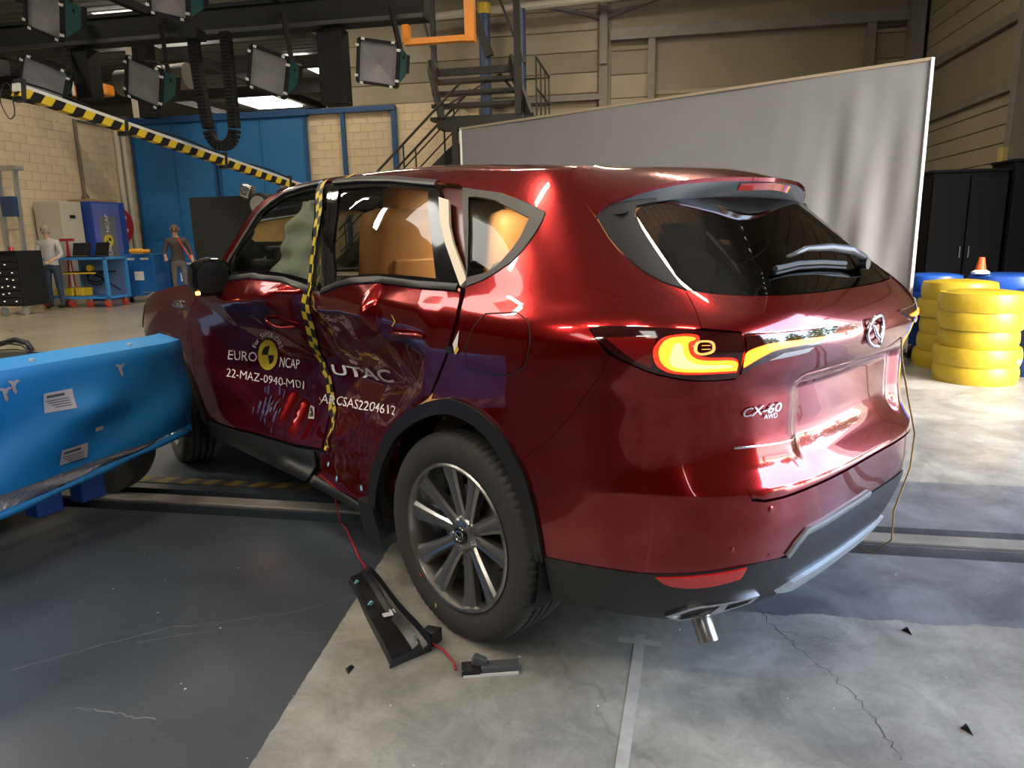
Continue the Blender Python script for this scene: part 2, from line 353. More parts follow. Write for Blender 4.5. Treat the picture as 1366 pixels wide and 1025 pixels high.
# back wall cladding, column, roller door
wb=MB(); slab(wb,-8.2,AR,BB+.05,BB+.25,4.6,8); slab(wb,-4.2,0,BB+.05,BB+.25,0,4.6); slab(wb,4.55,AR,BB+.05,BB+.25,0,5.66); wall_back=hstruct('wall_back',wb,M_clad2)
def planks(parent,a0,a1,z0,z1,h=.46,axis=0,pos=BB+.05,m=None):
    z=z0;i=0
    while z<z1-.05:
        hh=min(h,z1-z); p=MB()
        if axis==0: p.box(((a0+a1)/2,pos-.02,z+hh/2),(a1-a0-.01,.04,hh-.014),bev=.012)
        else: p.box((pos-.02,(a0+a1)/2,z+hh/2),(.04,a1-a0-.01,hh-.014),bev=.012)
        p.build('panel',m or (M_clad if rnd.random()<.65 else M_clad2),parent); z+=hh
planks(wall_back,-8.15,-1.3,4.62,7.4); planks(wall_back,-4.15,-1.3,.0,4.4); planks(wall_back,-1.0,-.12,2.9,5.6,.52); planks(wall_back,4.75,5.45,2.9,5.6,.52); planks(wall_back,-1.0,5.45,5.95,7.4,.62)
st=MB()
st.box((-1.16,BB-.05,3.75),(.2,.2,7.5)); st.box((-1.16,BB-.17,5.9),(.16,.12,1.4)); st.box((5.5,BB-.1,3.75),(.3,.3,7.5))
hstruct('column',st,M_steel)
st=MB(); st.box((2.25,BB-.08,5.82),(6.5,.22,.24)); st.box((-.06,BB-.06,2.85),(.16,.18,5.7)); st.box((4.62,BB-.06,2.85),(.18,.2,5.7)); hstruct('trim_2',st,M_steel)
st=MB(); st.box((-2.9,BB-.08,4.5),(3.4,.18,.13)); hstruct('beam_low',st,M_steel)
st=MB(); st.tube([(-5.6,BB-.8,6.3),(5.6,BB-.8,6.62)],.09,10); hstruct('beam_pipe',st,M_beam)
st=MB(); st.bar((-1.16,BB-.1,6.2),(.6,BB-.1,6.7),.08,.08); st.bar((-1.16,BB-.1,6.2),(-2.6,BB-.1,6.6),.08,.08); hstruct('beam_brace',st,M_steel)
rd=MB(); slab(rd,0,4.55,BB+.1,BB+.2,0,5.7); door_r=hstruct('door_3',rd,M_clad2)
for i in range(19): 
    p=MB(); p.box((2.27,BB+.08,.15+i*.3),(4.5,.04,.29),bev=.015); p.build('slat',M_clad2 if i%3 else M_clad,door_r)
# right wall with the open door towards the yard
DO0,DO1,DOH=.3,5.6,5.4
wr=MB(); slab(wr,AR+.05,AR+.25,DO1,46,0,8); slab(wr,AR+.05,AR+.25,-12,DO0,0,8); slab(wr,AR+.05,AR+.25,DO0,DO1,DOH,8); wall_right=hstruct('wall_right',wr,M_clad2)
planks(wall_right,DO1+.1,12.9,.0,3.5,.30,1,AR+.05,M_clad); planks(wall_right,13.15,17.8,.0,3.5,.30,1,AR+.05,M_clad); planks(wall_right,DO1+.1,17.8,3.65,4.55,.9,1,AR+.05,M_clad2); planks(wall_right,DO1+.1,17.8,4.72,7.4,.34,1,AR+.05,M_clad)
st=MB(); st.box((AR-.02,11.6,3.56),(.14,12.6,.13)); st.box((AR-.02,11.6,4.62),(.14,12.6,.14)); hstruct('beam_girt',st,M_steel)
st=MB(); st.box((AR-.12,13.0,3.75),(.26,.2,7.5)); st.box((AR-.1,DO1+.05,2.1),(.2,.14,4.3)); st.box((AR-.1,DO0-.05,2.1),(.2,.14,4.3)); hstruct('column_side',st,M_steel)
# yard outside the door
mb=MB(); slab(mb,AR+.01,60,-45,55,-.35,-.02); hstruct('ground_yard',mb,mat('yard_concrete',(.48,.47,.44),.8,noise=(.3,.5,(.36,.35,.33))))
M_leaf=mat('tree_leaves',(.10,.17,.03),.6,noise=(1.2,.7,(.04,.08,.015))); M_bark=mat('bark',(.09,.06,.04),.9)
for i,(a,b,s) in enumerate(((20,3.,1.0),(22,8.5,1.15),(21,-3,1.1),(23,14,1.0),(24,-10,1.2),(22.5,20,1.1))):
    tr=hthing('tree',['broad green tree in the yard facing the open door','tall green tree in the yard second along from the door','green tree in the yard left of the door axis','far green tree in the yard towards the hall back','green tree in the yard towards the gate','last green tree in the yard row'][i],'tree',a,b,-.02,group='yard trees')
    t=MB(); t.tube([(0,0,0),(.1,0,1.2*s),(0,.1,2.6*s)],[.22*s,.17*s,.1*s],8); t.build('trunk',M_bark,tr)
    r2=random.Random(i); t=MB()
    for q in range(420):
        u,v=r2.uniform(0,6.283),r2.uniform(-1,1); rr=(r2.random()**.4)*2.3*s; c=Vector((rr*math.cos(u)*math.sqrt(1-v*v),rr*math.sin(u)*math.sqrt(1-v*v),4.2*s+rr*v*1.05))
        n=Vector((r2.uniform(-1,1),r2.uniform(-1,1),r2.uniform(-.3,1))).normalized(); x=n.orthogonal().normalized(); y=n.cross(x); e=r2.uniform(.3,.55)
        t.add([c-x*e,c-y*e*.5,c+x*e,c+y*e*.5],[(0,1,2,3)])
    tag(t.build('foliage',M_leaf,tr,fixn=False),kind='stuff')
# ---- ceiling luminaires that light the hall
M_tube=mat('lamp_tube',(1,1,1),.5,emit=(1,.9,.74),estr=14)
M_case=mat('lamp_case',(.6,.6,.58),.4)
LAMPS=[(-7.5,-1.5),(-4.5,-1.5),(-1.5,-1.5),(1.8,-1.5),(-7.5,2.8),(-4.5,2.8),(1.8,2.8),(-10.5,7.5),(-7.5,-6),(-2,-6),(-10.5,13.2),(-3.2,7.2),(1.2,9.5),(-7.0,14.5),(-1,14.6)]
for i,(a,b) in enumerate(LAMPS):
    l=hthing('ceiling_lamp','long white ceiling luminaire hung high under the hall roof','lamp',a,b,6.9,group='ceiling luminaires')
    m=MB(); m.box((0,0,.06),(1.55,.2,.08),bev=.01); m.build('case',M_case,l)
    for s in (-1,1):
        m=MB(); m.tube([(-.72,s*.05,0),(.72,s*.05,0)],.016,8); m.build('tube',M_tube,l)
    for hx in (-.6,.6): m=MB(); m.tube([(hx,0,.1),(hx,0,.6)],.008,6); m.build('hanger',M_dark,l)
    ld=bpy.data.lights.new('lamp_light','AREA'); ld.shape='RECTANGLE'; ld.size=1.45; ld.size_y=.16; ld.energy=LAMP_W*(1.35 if b>7 else 1.9 if a<-4 else .5); ld.color=(1,.86,.66)
    lo=bpy.data.objects.new('lamp_light',ld); COL.objects.link(lo); lo.parent=l; lo.location=(0,0,-.03)
# ---------------------------------------------------------------- car body surface (metres; rear axle on the ground is the origin, +Y forward, left side -X)
def pchip(xs,ys):
    xs=np.array(xs,float);ys=np.array(ys,float);h=np.diff(xs);d=np.diff(ys)/h
    m=np.zeros_like(xs);m[0]=d[0];m[-1]=d[-1]
    for i in range(1,len(xs)-1):
        if d[i-1]*d[i]>0:
            w1=2*h[i]+h[i-1];w2=h[i]+2*h[i-1];m[i]=(w1+w2)/(w1/d[i-1]+w2/d[i])
    def f(x):
        x=np.clip(np.asarray(x,float),xs[0],xs[-1]);i=np.clip(np.searchsorted(xs,x)-1,0,len(xs)-2)
        t=(x-xs[i])/h[i]
        return (2*t**3-3*t**2+1)*ys[i]+(t**3-2*t**2+t)*h[i]*m[i]+(-2*t**3+3*t**2)*ys[i+1]+(t**3-t**2)*h[i]*m[i+1]
    return f
Wz=pchip([.15,.3,.4,.5,.6,.7,.8,.9,1.0,1.08,1.14,1.2,1.3,1.4,1.5,1.56,1.60,1.64,1.70],
         [.82,.875,.9,.915,.925,.932,.935,.937,.937,.93,.908,.868,.812,.755,.695,.655,.625,.585,.48])
Rz=pchip([.15,.3,.4,.5,.6,.68,.72,.76,.85,.95,1.02,1.08,1.12,1.16,1.2,1.3,1.4,1.5,1.6,1.68],
         [-.70,-.92,-.97,-1.0,-1.01,-1.01,-.985,-.965,-.952,-.95,-.972,-.983,-.972,-.945,-.903,-.78,-.665,-.555,-.44,-.3])
Nz=pchip([.15,.6,1.0,1.2,1.4,1.6],[3.0,3.1,3.2,3.5,3.3,3.0])
Fz=pchip([.15,.3,.6,.8,.95,1.05,1.15],[3.60,3.74,3.79,3.78,3.70,3.52,3.1])
def sm(a,b,x):
    t=np.clip((x-a)/(b-a),0,1);return t*t*(3-2*t)
YF=2.6
def base(t,z):
    """t>=0: y along the side; t in [-1,0]: round the rear corner to the centre line; t>YF: round the front."""
    t=np.asarray(t,float);z=np.asarray(z,float)
    W=Wz(z);Rr=Rz(z);n=Nz(z)
    ts=np.clip(t,0,YF)
    g=1-.010*((ts-.6)/1.2)**2*(1+1.2*sm(1.15,1.6,z))
    th=np.clip(-t,0,1)*np.pi/2
    c=np.abs(np.cos(th));s=np.abs(np.sin(th))
    rho=(c**n+s**n)**(-1/n)
    xr=-W*g*rho*c;yr=Rr*rho*s
    thf=np.clip(t-YF,0,1)*np.pi/2
    cf=np.abs(np.cos(thf));sf=np.abs(np.sin(thf));nf=4.5
    rf=(cf**nf+sf**nf)**(-1/nf)
    xf=-W*g*rf*cf;yf=YF+(Fz(z)-YF)*rf*sf
    x=np.where(t>YF,xf,np.where(t<0,xr,-W*g))
    y=np.where(t>YF,yf,np.where(t<0,yr,t))
    # number-plate pocket in the tailgate
    k=sm(.43,.34,np.abs(x))*sm(.69,.80,z)*sm(.985,.955,z)*(t<-.5)
    y=y+.03*k
    return np.stack([x,y,z+0*x],-1)
# crash damage: inward push of the left doors, piecewise linear between these points (y, z, depth)
DENT=[(2.45,1.25,0),(2.45,.9,0),(2.45,.3,0),(2.2,1.2,0),(2.2,1.095,-.015),(2.15,.93,.03),(2.2,.7,.03),(2.2,.45,.03),(2.2,.25,.0),
 (1.9,1.62,0),(1.9,1.2,.0),(1.81,1.08,-.015),(1.85,.95,.07),(1.95,.7,.15),(1.9,.5,.10),(1.9,.3,.03),
 (1.6,1.22,.01),(1.62,1.10,-.01),(1.55,.98,.10),(1.6,.8,.23),(1.6,.62,.23),(1.6,.47,.12),(1.6,.3,.05),
 (1.38,1.2,.06),(1.43,1.12,.015),(1.385,1.15,.03),(1.31,1.09,.12),(1.36,.98,.16),(1.35,.8,.28),(1.38,.55,.22),(1.38,.36,.08),
 (1.2,1.66,0),(1.2,1.45,.03),(1.2,1.17,.13),(1.2,1.06,.17),(1.2,.85,.28),(1.2,.62,.27),(1.2,.45,.17),(1.2,.3,.08),
 (.97,1.19,.05),(.95,1.095,.055),(.95,1.0,.14),(1.0,.78,.29),(.98,.6,.21),(1.02,.5,.13),(1.0,.33,.07),
 (.70,1.23,.0),(.70,1.11,.015),(.68,1.0,.09),(.72,.78,.25),(.8,.58,.15),(.72,.47,.08),(.75,.3,.03),
 (.47,1.24,-.01),(.49,1.19,-.03),(.475,1.11,-.03),(.44,1.04,.045),(.42,.83,.16),(.5,.66,.08),(.55,.5,.02),(.5,.3,0),(.44,1.17,.0),(.17,1.155,-.012),(.09,1.09,-.005),(.25,1.05,.02),(.26,.88,.08),(.30,.78,.04),
 (.2,1.25,0),(.1,1.0,.0),(.12,.88,0),(.05,1.2,0),(.05,.8,0),(.25,.6,0),(.25,.3,0),(.6,1.68,0),(1.9,1.75,0),(2.5,1.75,0),(.2,1.7,0)]
def _delaunay(P):
    n=len(P);pts=[tuple(p) for p in P]+[(-50,-50),(50,-50),(0,60)]
    tris=[(n,n+1,n+2)]
    def circ(t):
        (ax,ay),(bx,by),(cx,cy)=[pts[i] for i in t]
        d=2*(ax*(by-cy)+bx*(cy-ay)+cx*(ay-by))
        ux=((ax*ax+ay*ay)*(by-cy)+(bx*bx+by*by)*(cy-ay)+(cx*cx+cy*cy)*(ay-by))/d
        uy=((ax*ax+ay*ay)*(cx-bx)+(bx*bx+by*by)*(ax-cx)+(cx*cx+cy*cy)*(bx-ax))/d
        return ux,uy,(ax-ux)**2+(ay-uy)**2
    cc={tris[0]:circ(tris[0])}
    for i in range(n):
        x,y=pts[i];bad=[t for t in tris if (x-cc[t][0])**2+(y-cc[t][1])**2<cc[t][2]]
        ed={}
        for t in bad:
            for e in ((t[0],t[1]),(t[1],t[2]),(t[2],t[0])):
                k=tuple(sorted(e));ed[k]=ed.get(k,0)+1
        tris=[t for t in tris if t not in bad]
        for k,c in ed.items():
            if c==1:
                t=(k[0],k[1],i)
                try: cc[t]=circ(t);tris.append(t)
                except ZeroDivisionError: pass
    return [t for t in tris if max(t)<n]
_dp=np.array([(p[0]*1.0,p[1]*1.25) for p in DENT]);_dv=np.array([p[2] for p in DENT])
_dt=_delaunay(_dp)
def _lin(y,z):
    q=np.stack([y,z*1.25],-1);out=np.zeros(q.shape[:-1]);best=np.full(q.shape[:-1],-1e9)
    for a,b,c in _dt:
        A,B,Cc=_dp[a],_dp[b],_dp[c];det=(B[0]-A[0])*(Cc[1]-A[1])-(Cc[0]-A[0])*(B[1]-A[1])
        if abs(det)<1e-12: continue
        l1=((q[...,0]-A[0])*(Cc[1]-A[1])-(Cc[0]-A[0])*(q[...,1]-A[1]))/det
        l2=((B[0]-A[0])*(q[...,1]-A[1])-(q[...,0]-A[0])*(B[1]-A[1]))/det
        l0=1-l1-l2;m=np.minimum(np.minimum(l0,l1),l2)
        k=(m>=-1e-9);out=np.where(k,l0*_dv[a]+l1*_dv[b]+l2*_dv[c],out)
    return out
def dent(y,z):
    y=np.asarray(y,float);z=np.asarray(z,float)
    e=.008
    d=(_lin(y+e,z+e)+_lin(y-e,z+e)+_lin(y+e,z-e)+_lin(y-e,z-e))/4
    # fine buckling low on the rear door
    w=sm(1.25,1.1,y)*sm(.35,.55,y)*sm(.60,.52,z)*sm(.37,.43,z)
    d=d+w*(.012*np.sin(24*y+5*np.sin(15*z))*np.sin(23*z+3*y)+.004*np.abs(np.sin(40*y-25*z)))
    w2=sm(1.75,1.6,y)*sm(1.3,1.4,y)*sm(.72,.6,z)*sm(.40,.48,z)
    d=d+w2*.018*np.abs(np.sin(26*y+1.5))*1.0
    return d
_GY=np.linspace(.04,2.46,485);_GZ=np.linspace(.14,1.76,325)
_DG=dent(*np.meshgrid(_GY,_GZ,indexing='ij'))
def dent_fast(y,z):
    fy=np.clip((y-_GY[0])/(_GY[1]-_GY[0]),0,len(_GY)-1.001);fz=np.clip((z-_GZ[0])/(_GZ[1]-_GZ[0]),0,len(_GZ)-1.001)
    i=fy.astype(int);j=fz.astype(int);a=fy-i;b=fz-j
    return (1-a)*(1-b)*_DG[i,j]+a*(1-b)*_DG[i+1,j]+(1-a)*b*_DG[i,j+1]+a*b*_DG[i+1,j+1]
def SL(t,z):
    P=base(t,z);t=np.asarray(t,float)
    m=(t>.05)&(t<2.5)
    if np.any(m): P[...,0]=P[...,0]+np.where(m,dent_fast(np.clip(t,.05,2.45),np.asarray(z,float)+0*t),0)
    return P
def SR(t,z):
    return base(t,z)*np.array([-1.,1,1])
ZB=pchip([-.342,-.2,0,.3,.6,1.0,1.3,1.5,1.7,1.8],[1.584,1.59,1.60,1.625,1.65,1.665,1.67,1.668,1.655,1.63])
ZC=pchip([-.35,-.25,0,.5,1.0,1.4,1.7,1.95],[1.60,1.615,1.645,1.685,1.705,1.705,1.685,1.64])
def roof(t,s,side=-1):
    """s 0..1 from the cant rail to the centre line"""
    t=np.asarray(t,float);s=np.asarray(s,float)
    zb=ZB(t);P0=base(t,zb);Pd=base(t,zb-.02);T=P0-Pd;T=T/np.linalg.norm(T,axis=-1,keepdims=True)
    P3=np.stack([0*t,P0[...,1]-.03*np.abs(P0[...,0]),ZC(P0[...,1])],-1)
    L=.05
    P1=P0+T*L;P2=P3.copy();P2[...,0]=P0[...,0]*.62;P2[...,2]=P3[...,2]-.012;P2[...,1]=P0[...,1]
    b=s[...,None];r=(1-b)**3*P0+3*(1-b)**2*b*P1+3*(1-b)*b*b*P2+b**3*P3
    if side>0: r=r*np.array([-1.,1,1])
    return r
# ---------------------------------------------------------------- panels cut from the body surface
def SF(u,z):
    """across the tail: u<0 left, u>0 right, 0 = centre line"""
    u=np.asarray(u,float); P=base(-1+np.abs(u),z); return P*np.stack([np.where(u>0,-1.,1.),np.ones_like(u),np.ones_like(u)],-1)
def warp(t):
    t=np.asarray(t,float); return np.where(t<0,1.7*t,np.where(t>YF,YF+1.6*(t-YF),t))
def unwarp(w):
    w=np.asarray(w,float); return np.where(w<0,w/1.7,np.where(w>YF,YF+(w-YF)/1.6,w))
def ident(t): return np.asarray(t,float)*1.7
def unident(t): return np.asarray(t,float)/1.7
def tinv(y,z):
    lo,hi=-1.,3.6
    for _ in range(26):
        m=(lo+hi)/2
        if float(base(m,z)[1])>y: hi=m
        else: lo=m
    return (lo+hi)/2
def pip(P,poly):
    x,y=P[:,0],P[:,1];ins=np.zeros(len(P),bool);n=len(poly)
    for i in range(n):
        x0,y0=poly[i];x1,y1=poly[(i+1)%n]
        if y0==y1: continue
        c=((y0>y)!=(y1>y))&(x<(x1-x0)*(y-y0)/(y1-y0)+x0);ins^=c
    return ins
def segd(P,poly):
    d=np.full(len(P),1e9);n=len(poly)
    for i in range(n):
        a=np.array(poly[i]);b=np.array(poly[(i+1)%n]);ab=b-a;L=ab@ab
        if L<1e-14: continue
        t=np.clip(((P-a)@ab)/L,0,1);d=np.minimum(d,np.linalg.norm(P-(a+t[:,None]*ab),axis=1))
    return d
def inset(poly,g):
    P=np.array(poly,float);n=len(P);A=0.5*sum(P[i][0]*P[(i+1)%n][1]-P[(i+1)%n][0]*P[i][1] for i in range(n));s=1 if A>0 else -1
    out=[]
    for i in range(n):
        e0=P[i]-P[i-1];e1=P[(i+1)%n]-P[i];e0/=max(np.linalg.norm(e0),1e-9);e1/=max(np.linalg.norm(e1),1e-9)
        n0=np.array([-e0[1],e0[0]])*s;n1=np.array([-e1[1],e1[0]])*s;m=n0+n1;k=max(m@m,.5);out.append(P[i]+m*2*g/k)
    return [tuple(p) for p in out]
def dens(poly,step):
    out=[];n=len(poly)
    for i in range(n):
        a=np.array(poly[i]);b=np.array(poly[(i+1)%n]);k=max(1,int(math.ceil(np.linalg.norm(b-a)/step)))
        out+=[tuple(a+(b-a)*j/k) for j in range(k)]
    return out
def smooth_poly(poly,it=2,keep=50):
    """round a closed polygon (Chaikin), leaving corners sharper than keep degrees alone"""
    for _ in range(it):
        n=len(poly);o=[]
        for i in range(n):
            p,a,b=np.array(poly[i-1]),np.array(poly[i]),np.array(poly[(i+1)%n]);u=a-p;v=b-a
            ang=math.degrees(math.acos(max(-1,min(1,(u@v)/max(1e-12,np.linalg.norm(u)*np.linalg.norm(v))))))
            if ang>keep: o.append(tuple(a))
            else: o+=[tuple(a-u*.22),tuple(a+v*.22)]
        poly=o
    return poly
def surf_normals(S,t,z,sign,e=.003):
    a=S(t+e,z)-S(t-e,z);b=S(t,z+e)-S(t,z-e);n=np.cross(a,b)*sign
    return n/np.maximum(np.linalg.norm(n,axis=-1,keepdims=True),1e-12)
def panel(name,poly,S,m,parent,holes=(),step=.035,off=0.,flange=.012,gap=.0018,sign=-1,wp=(warp,unwarp),sm_it=1,keep=40,smooth=True):
    W,U=wp
    q=[(float(W(t)),z) for t,z in poly]
    if sm_it: q=smooth_poly(q,sm_it,keep)
    if gap: q=inset(q,gap)
    q=dens(q,step)
    hs=[]
    for h in holes:
        hh=[(float(W(t)),z) for t,z in h]
        if sm_it: hh=smooth_poly(hh,sm_it,keep)
        hs.append(dens(hh,step))
    A=np.array(q);x0,y0=A.min(0);x1,y1=A.max(0);pts=[]
    r=0;y=y0+step*.5
    while y<y1:
        x=x0+(step*.5 if r%2 else step)
        while x<x1: pts.append((x,y));x+=step
        y+=step*.87;r+=1
    V=list(q);E=[(i,(i+1)%len(q)) for i in range(len(q))]
    for hh in hs:
        k=len(V);V+=hh;E+=[(k+i,k+(i+1)%len(hh)) for i in range(len(hh))]
    if pts:
        P=np.array(pts);ok=pip(P,q)&(segd(P,q)>.45*step)
        for hh in hs: ok&=~pip(P,hh);ok&=segd(P,hh)>.45*step
        V+=[tuple(p) for p in P[ok]]
    r=delaunay_2d_cdt([Vector(v) for v in V],E,[],0,1e-7)
    vo=np.array([(v.x,v.y) for v in r[0]]);F=np.array([f for f in r[2]])
    cen=vo[F].mean(1);ok=pip(cen,q)
    for hh in hs: ok&=~pip(cen,hh)
    F=F[ok]
    t=U(vo[:,0]);z=vo[:,1];P=S(t,z);N=surf_normals(S,t,z,sign);P=P+N*off
    # winding to match the normals
    fn=np.cross(P[F[:,1]]-P[F[:,0]],P[F[:,2]]-P[F[:,0]]);fl=(fn*N[F[:,0]]).sum(-1)<0;F[fl]=F[fl][:,::-1]
    verts=[tuple(p) for p in P];faces=[tuple(int(i) for i in f) for f in F];nt_=len(faces)
    if flange:
        cnt={}
        for f in faces:
            for i in range(3): cnt[(f[i],f[(i+1)%3])]=1
        bd=[e for e in cnt if (e[1],e[0]) not in cnt];mp={}
        for a,b in bd:
            for i in (a,b):
                if i not in mp: mp[i]=(len(verts),len(verts)+1);verts.append(tuple(P[i]));verts.append(tuple(P[i]-N[i]*flange))
        for a,b in bd: faces.append((mp[b][0],mp[a][0],mp[a][1],mp[b][1]))
    me=bpy.data.meshes.new(name);me.from_pydata(verts,[],faces)
    me.materials.append(m)
    if smooth:
        me.polygons.foreach_set('use_smooth',[i<nt_ for i in range(len(faces))])
        ln=[]
        for i,p in enumerate(me.polygons):
            for v in p.vertices: ln.append(tuple(N[v]) if i<nt_ else tuple(p.normal))
        me.normals_split_custom_set(ln)
    o=bpy.data.objects.new(name,me);COL.objects.link(o)
    if parent: o.parent=parent
    return o
def sympoly(left):
    """left half outline given as (t,z) from top centre round to bottom centre -> closed polygon in u"""
    L=[(-(1+t),z) for t,z in left];return L+[(-u,z) for u,z in reversed(L) if abs(u)>1e-9]
FW=dict(sign=1,wp=(ident,unident))
def ribbon(name,path,w,S,m,parent,off=.004,sign=-1,th=.006,step=.02,closed=False,taper=None):
    """raised strip following a (t,z) path on the surface"""
    P=[(float(warp(t)),z) for t,z in path]
    if closed: P.append(P[0])
    D=[]
    for i in range(len(P)-1):
        a=np.array(P[i]);b=np.array(P[i+1]);k=max(1,int(np.linalg.norm(b-a)/step));D+=[a+(b-a)*j/k for j in range(k)]
    D.append(np.array(P[-1]));D=np.array(D);T=np.gradient(D,axis=0);T/=np.maximum(np.linalg.norm(T,axis=1,keepdims=True),1e-9);Nn=np.stack([-T[:,1],T[:,0]],1)
    ww=np.full(len(D),w/2) if taper is None else np.interp(np.linspace(0,1,len(D)),np.linspace(0,1,len(taper)),taper)/2
    rows=[]
    for s,o_ in ((-1,-.004),(-.9,th*.75),(-.5,th),(.5,th),(.9,th*.75),(1,-.004)):
        q=D+Nn*(s*ww)[:,None];t=unwarp(q[:,0]);z=q[:,1];rows.append(S(t,z)+surf_normals(S,t,z,sign)*(off+o_))
    mb=MB();n=len(D);R=len(rows);mb.add([tuple(rows[j][i]) for i in range(n) for j in range(R)],[(i*R+j,(i+1)*R+j,(i+1)*R+j+1,i*R+j+1) for i in range(n-1) for j in range(R-1)]+[tuple(range(R)),tuple((n-1)*R+j for j in range(R))])
    return mb.build(name,m,parent,smooth=True,auto=60)
# ---------------------------------------------------------------- car materials
def paint():
    m=mat('red_paint',(.23,.0006,.0014),.20,.80,coat=1.,coatr=.02); m.node_tree.nodes['Principled BSDF'].inputs['Coat IOR'].default_value=1.5; return m
M_red=paint()
M_blk=mat('black_plastic',(.016,.016,.017),.42,bump=(160,.08)); M_gloss=mat('piano_black',(.006,.006,.007),.08,coat=.6)
M_rub=mat('rubber_trim',(.02,.02,.021),.5); M_in=mat('inner_metal',(.010,.008,.009),.7)
M_chrome=mat('chrome',(.75,.75,.77),.12,1.); M_silver=mat('silver_plastic',(.42,.45,.48),.35,.5)
M_dkglass=glass('far_privacy_glass',(.10,.095,.09)); M_tint=glass('privacy_glass',(.56,.50,.42)); M_clear=glass('window_glass',(.72,.76,.70)); M_rglass=glass('rear_glass',(.10,.095,.09))
M_lamp=mat('lamp_dark_lens',(.035,.001,.002),.05,coat=1.); M_lampred=mat('lamp_red_lens',(.22,.004,.004),.08,coat=1.)
M_glow=mat('tail_light_glow',(.5,.05,.01),.2,emit=(1,.17,.012),estr=5.0); M_glow2=mat('tail_light_core',(.6,.3,.05),.2,emit=(1,.40,.06),estr=7.0); M_glowr=mat('tail_light_edge',(.4,.01,.01),.2,emit=(1,.02,.006),estr=3.0)
M_white=mat('white_print',(.78,.76,.78),.5); M_yel=mat('yellow_print',(.62,.47,.03),.5); M_bprint=mat('black_print',(.012,.012,.014),.5)
M_tan=mat('tan_seat',(.52,.33,.15),.55,noise=(5,.5,(.44,.27,.12))); M_airbag=mat('airbag_cloth',(.52,.54,.47),.8,bump=(30,.4)); M_trimlt=mat('light_trim',(.88,.78,.64),.45)
car=thing('car','crashed red estate car with its left doors crushed in, seen from the rear','car',(0,0,0))
# ---------------------------------------------------------------- outlines (t, z)
ARCH=[(.665,.238),(.60,.33),(.557,.411),(.461,.563),(.344,.701),(.214,.791),(.077,.854),(-.031,.881),(-.115,.864),(-.177,.809),(-.214,.728),(-.233,.63),(-.245,.51),(-.253,.406)]
DTOP=[(.25,1.575),(.383,1.588),(.755,1.630),(1.017,1.647),(1.253,1.652),(1.4,1.657),(1.55,1.648),(1.716,1.626),(1.82,1.583),(1.896,1.53),(1.98,1.32),(2.02,1.205)]
APIL=[(2.13,1.185),(2.085,1.32),(2.0,1.545),(1.90,1.61),(1.80,1.632)]
ZBL=[(t,float(ZB(t))) for t in (1.7,1.5,1.3,1.0,.6,.3,0,-.2)]
QUARTER=[(.077,.854),(.03,.93),(-.022,1.03),(-.04,1.123),(-.019,1.228),(-.086,1.257),(-.175,1.32),(-.242,1.42),(-.253,1.458),(-.158,1.497),(.025,1.534),(.214,1.56)]+DTOP+APIL+ZBL+[(-.342,1.584),(-.346,1.555),(-.368,1.502),(-.403,1.437),(-.425,1.361),(-.462,1.29),(-.493,1.254),(-.523,1.236),(-.524,1.143),(-.511,1.14),(-.444,1.147),(-.372,1.148),(-.349,1.139),(-.363,1.108),(-.385,1.07),(-.375,1.007),(-.337,.903),(-.28,.80),(-.214,.728),(-.177,.809),(-.115,.864),(-.031,.881)]
LIGHT=[(-.349,1.139),(-.372,1.148),(-.444,1.147),(-.511,1.14),(-.587,1.128),(-.591,1.007),(-.544,1.005),(-.508,1.009),(-.454,1.028),(-.405,1.062),(-.363,1.108)]
CLADTOP=[(-.25,.425),(-.36,.44),(-.446,.440),(-.612,.464),(-.70,.462),(-.717,.50),(-.74,.53),(-.867,.543),(-1,.546)]
GATEBOT=[(-.591,1.007),(-.593,.824),(-.594,.725),(-.607,.672),(-.64,.658),(-.78,.674),(-1,.682)]
GLASSBOT=[(-1,1.206),(-.908,1.206),(-.757,1.209),(-.655,1.215),(-.579,1.224),(-.523,1.237)]
FDOOR=[(2.44,.36),(2.40,.72),(2.365,1.085),(2.335,1.15),(2.15,1.185),(1.9,1.19),(1.626,1.212),(1.383,1.2),(1.215,1.16),(1.235,1.1),(1.285,.98),(1.335,.85),(1.28,.75),(1.255,.6),(1.215,.40),(1.834,.37)]
RDOOR=[(1.205,1.16),(1.0,1.168),(.93,1.172),(.673,1.22),(.469,1.232),(.226,1.222),(.012,1.222),(-.01,1.2),(-.03,1.12),(-.015,1.03),(.04,.93),(.086,.858),(.214,.797),(.344,.707),(.461,.57),(.53,.46),(.575,.38),(.7,.375),(1.0,.385),(1.205,.395),(1.245,.6),(1.27,.75),(1.325,.85),(1.275,.98),(1.225,1.1)]
FWIN=[(1.9,1.2),(1.98,1.316),(1.896,1.527),(1.82,1.58),(1.716,1.624),(1.55,1.645),(1.414,1.653),(1.375,1.655),(1.2,1.42),(1.195,1.172),(1.383,1.208),(1.626,1.221)]
RWIN=[(1.25,1.648),(1.017,1.643),(.755,1.626),(.383,1.585),(.302,1.525),(.012,1.228),(.226,1.229),(.469,1.24),(.673,1.228),(.94,1.178),(1.08,1.40)]
RGLASS=[(1.165,1.612),(.80,1.603),(.424,1.568),(.155,1.252),(.469,1.262),(.673,1.25),(.86,1.218),(1.02,1.41)]
QWIN=[(-.019,1.229),(-.086,1.257),(-.175,1.32),(-.242,1.42),(-.253,1.458),(-.158,1.497),(.025,1.534),(.214,1.56),(.116,1.428)]
QGLASS=[(-.01,1.258),(-.095,1.279),(-.166,1.365),(-.195,1.442),(-.1,1.475),(.093,1.52),(.15,1.522),(.08,1.42)]
def ypoly(pts): return [(tinv(y,z),z) for y,z in pts]
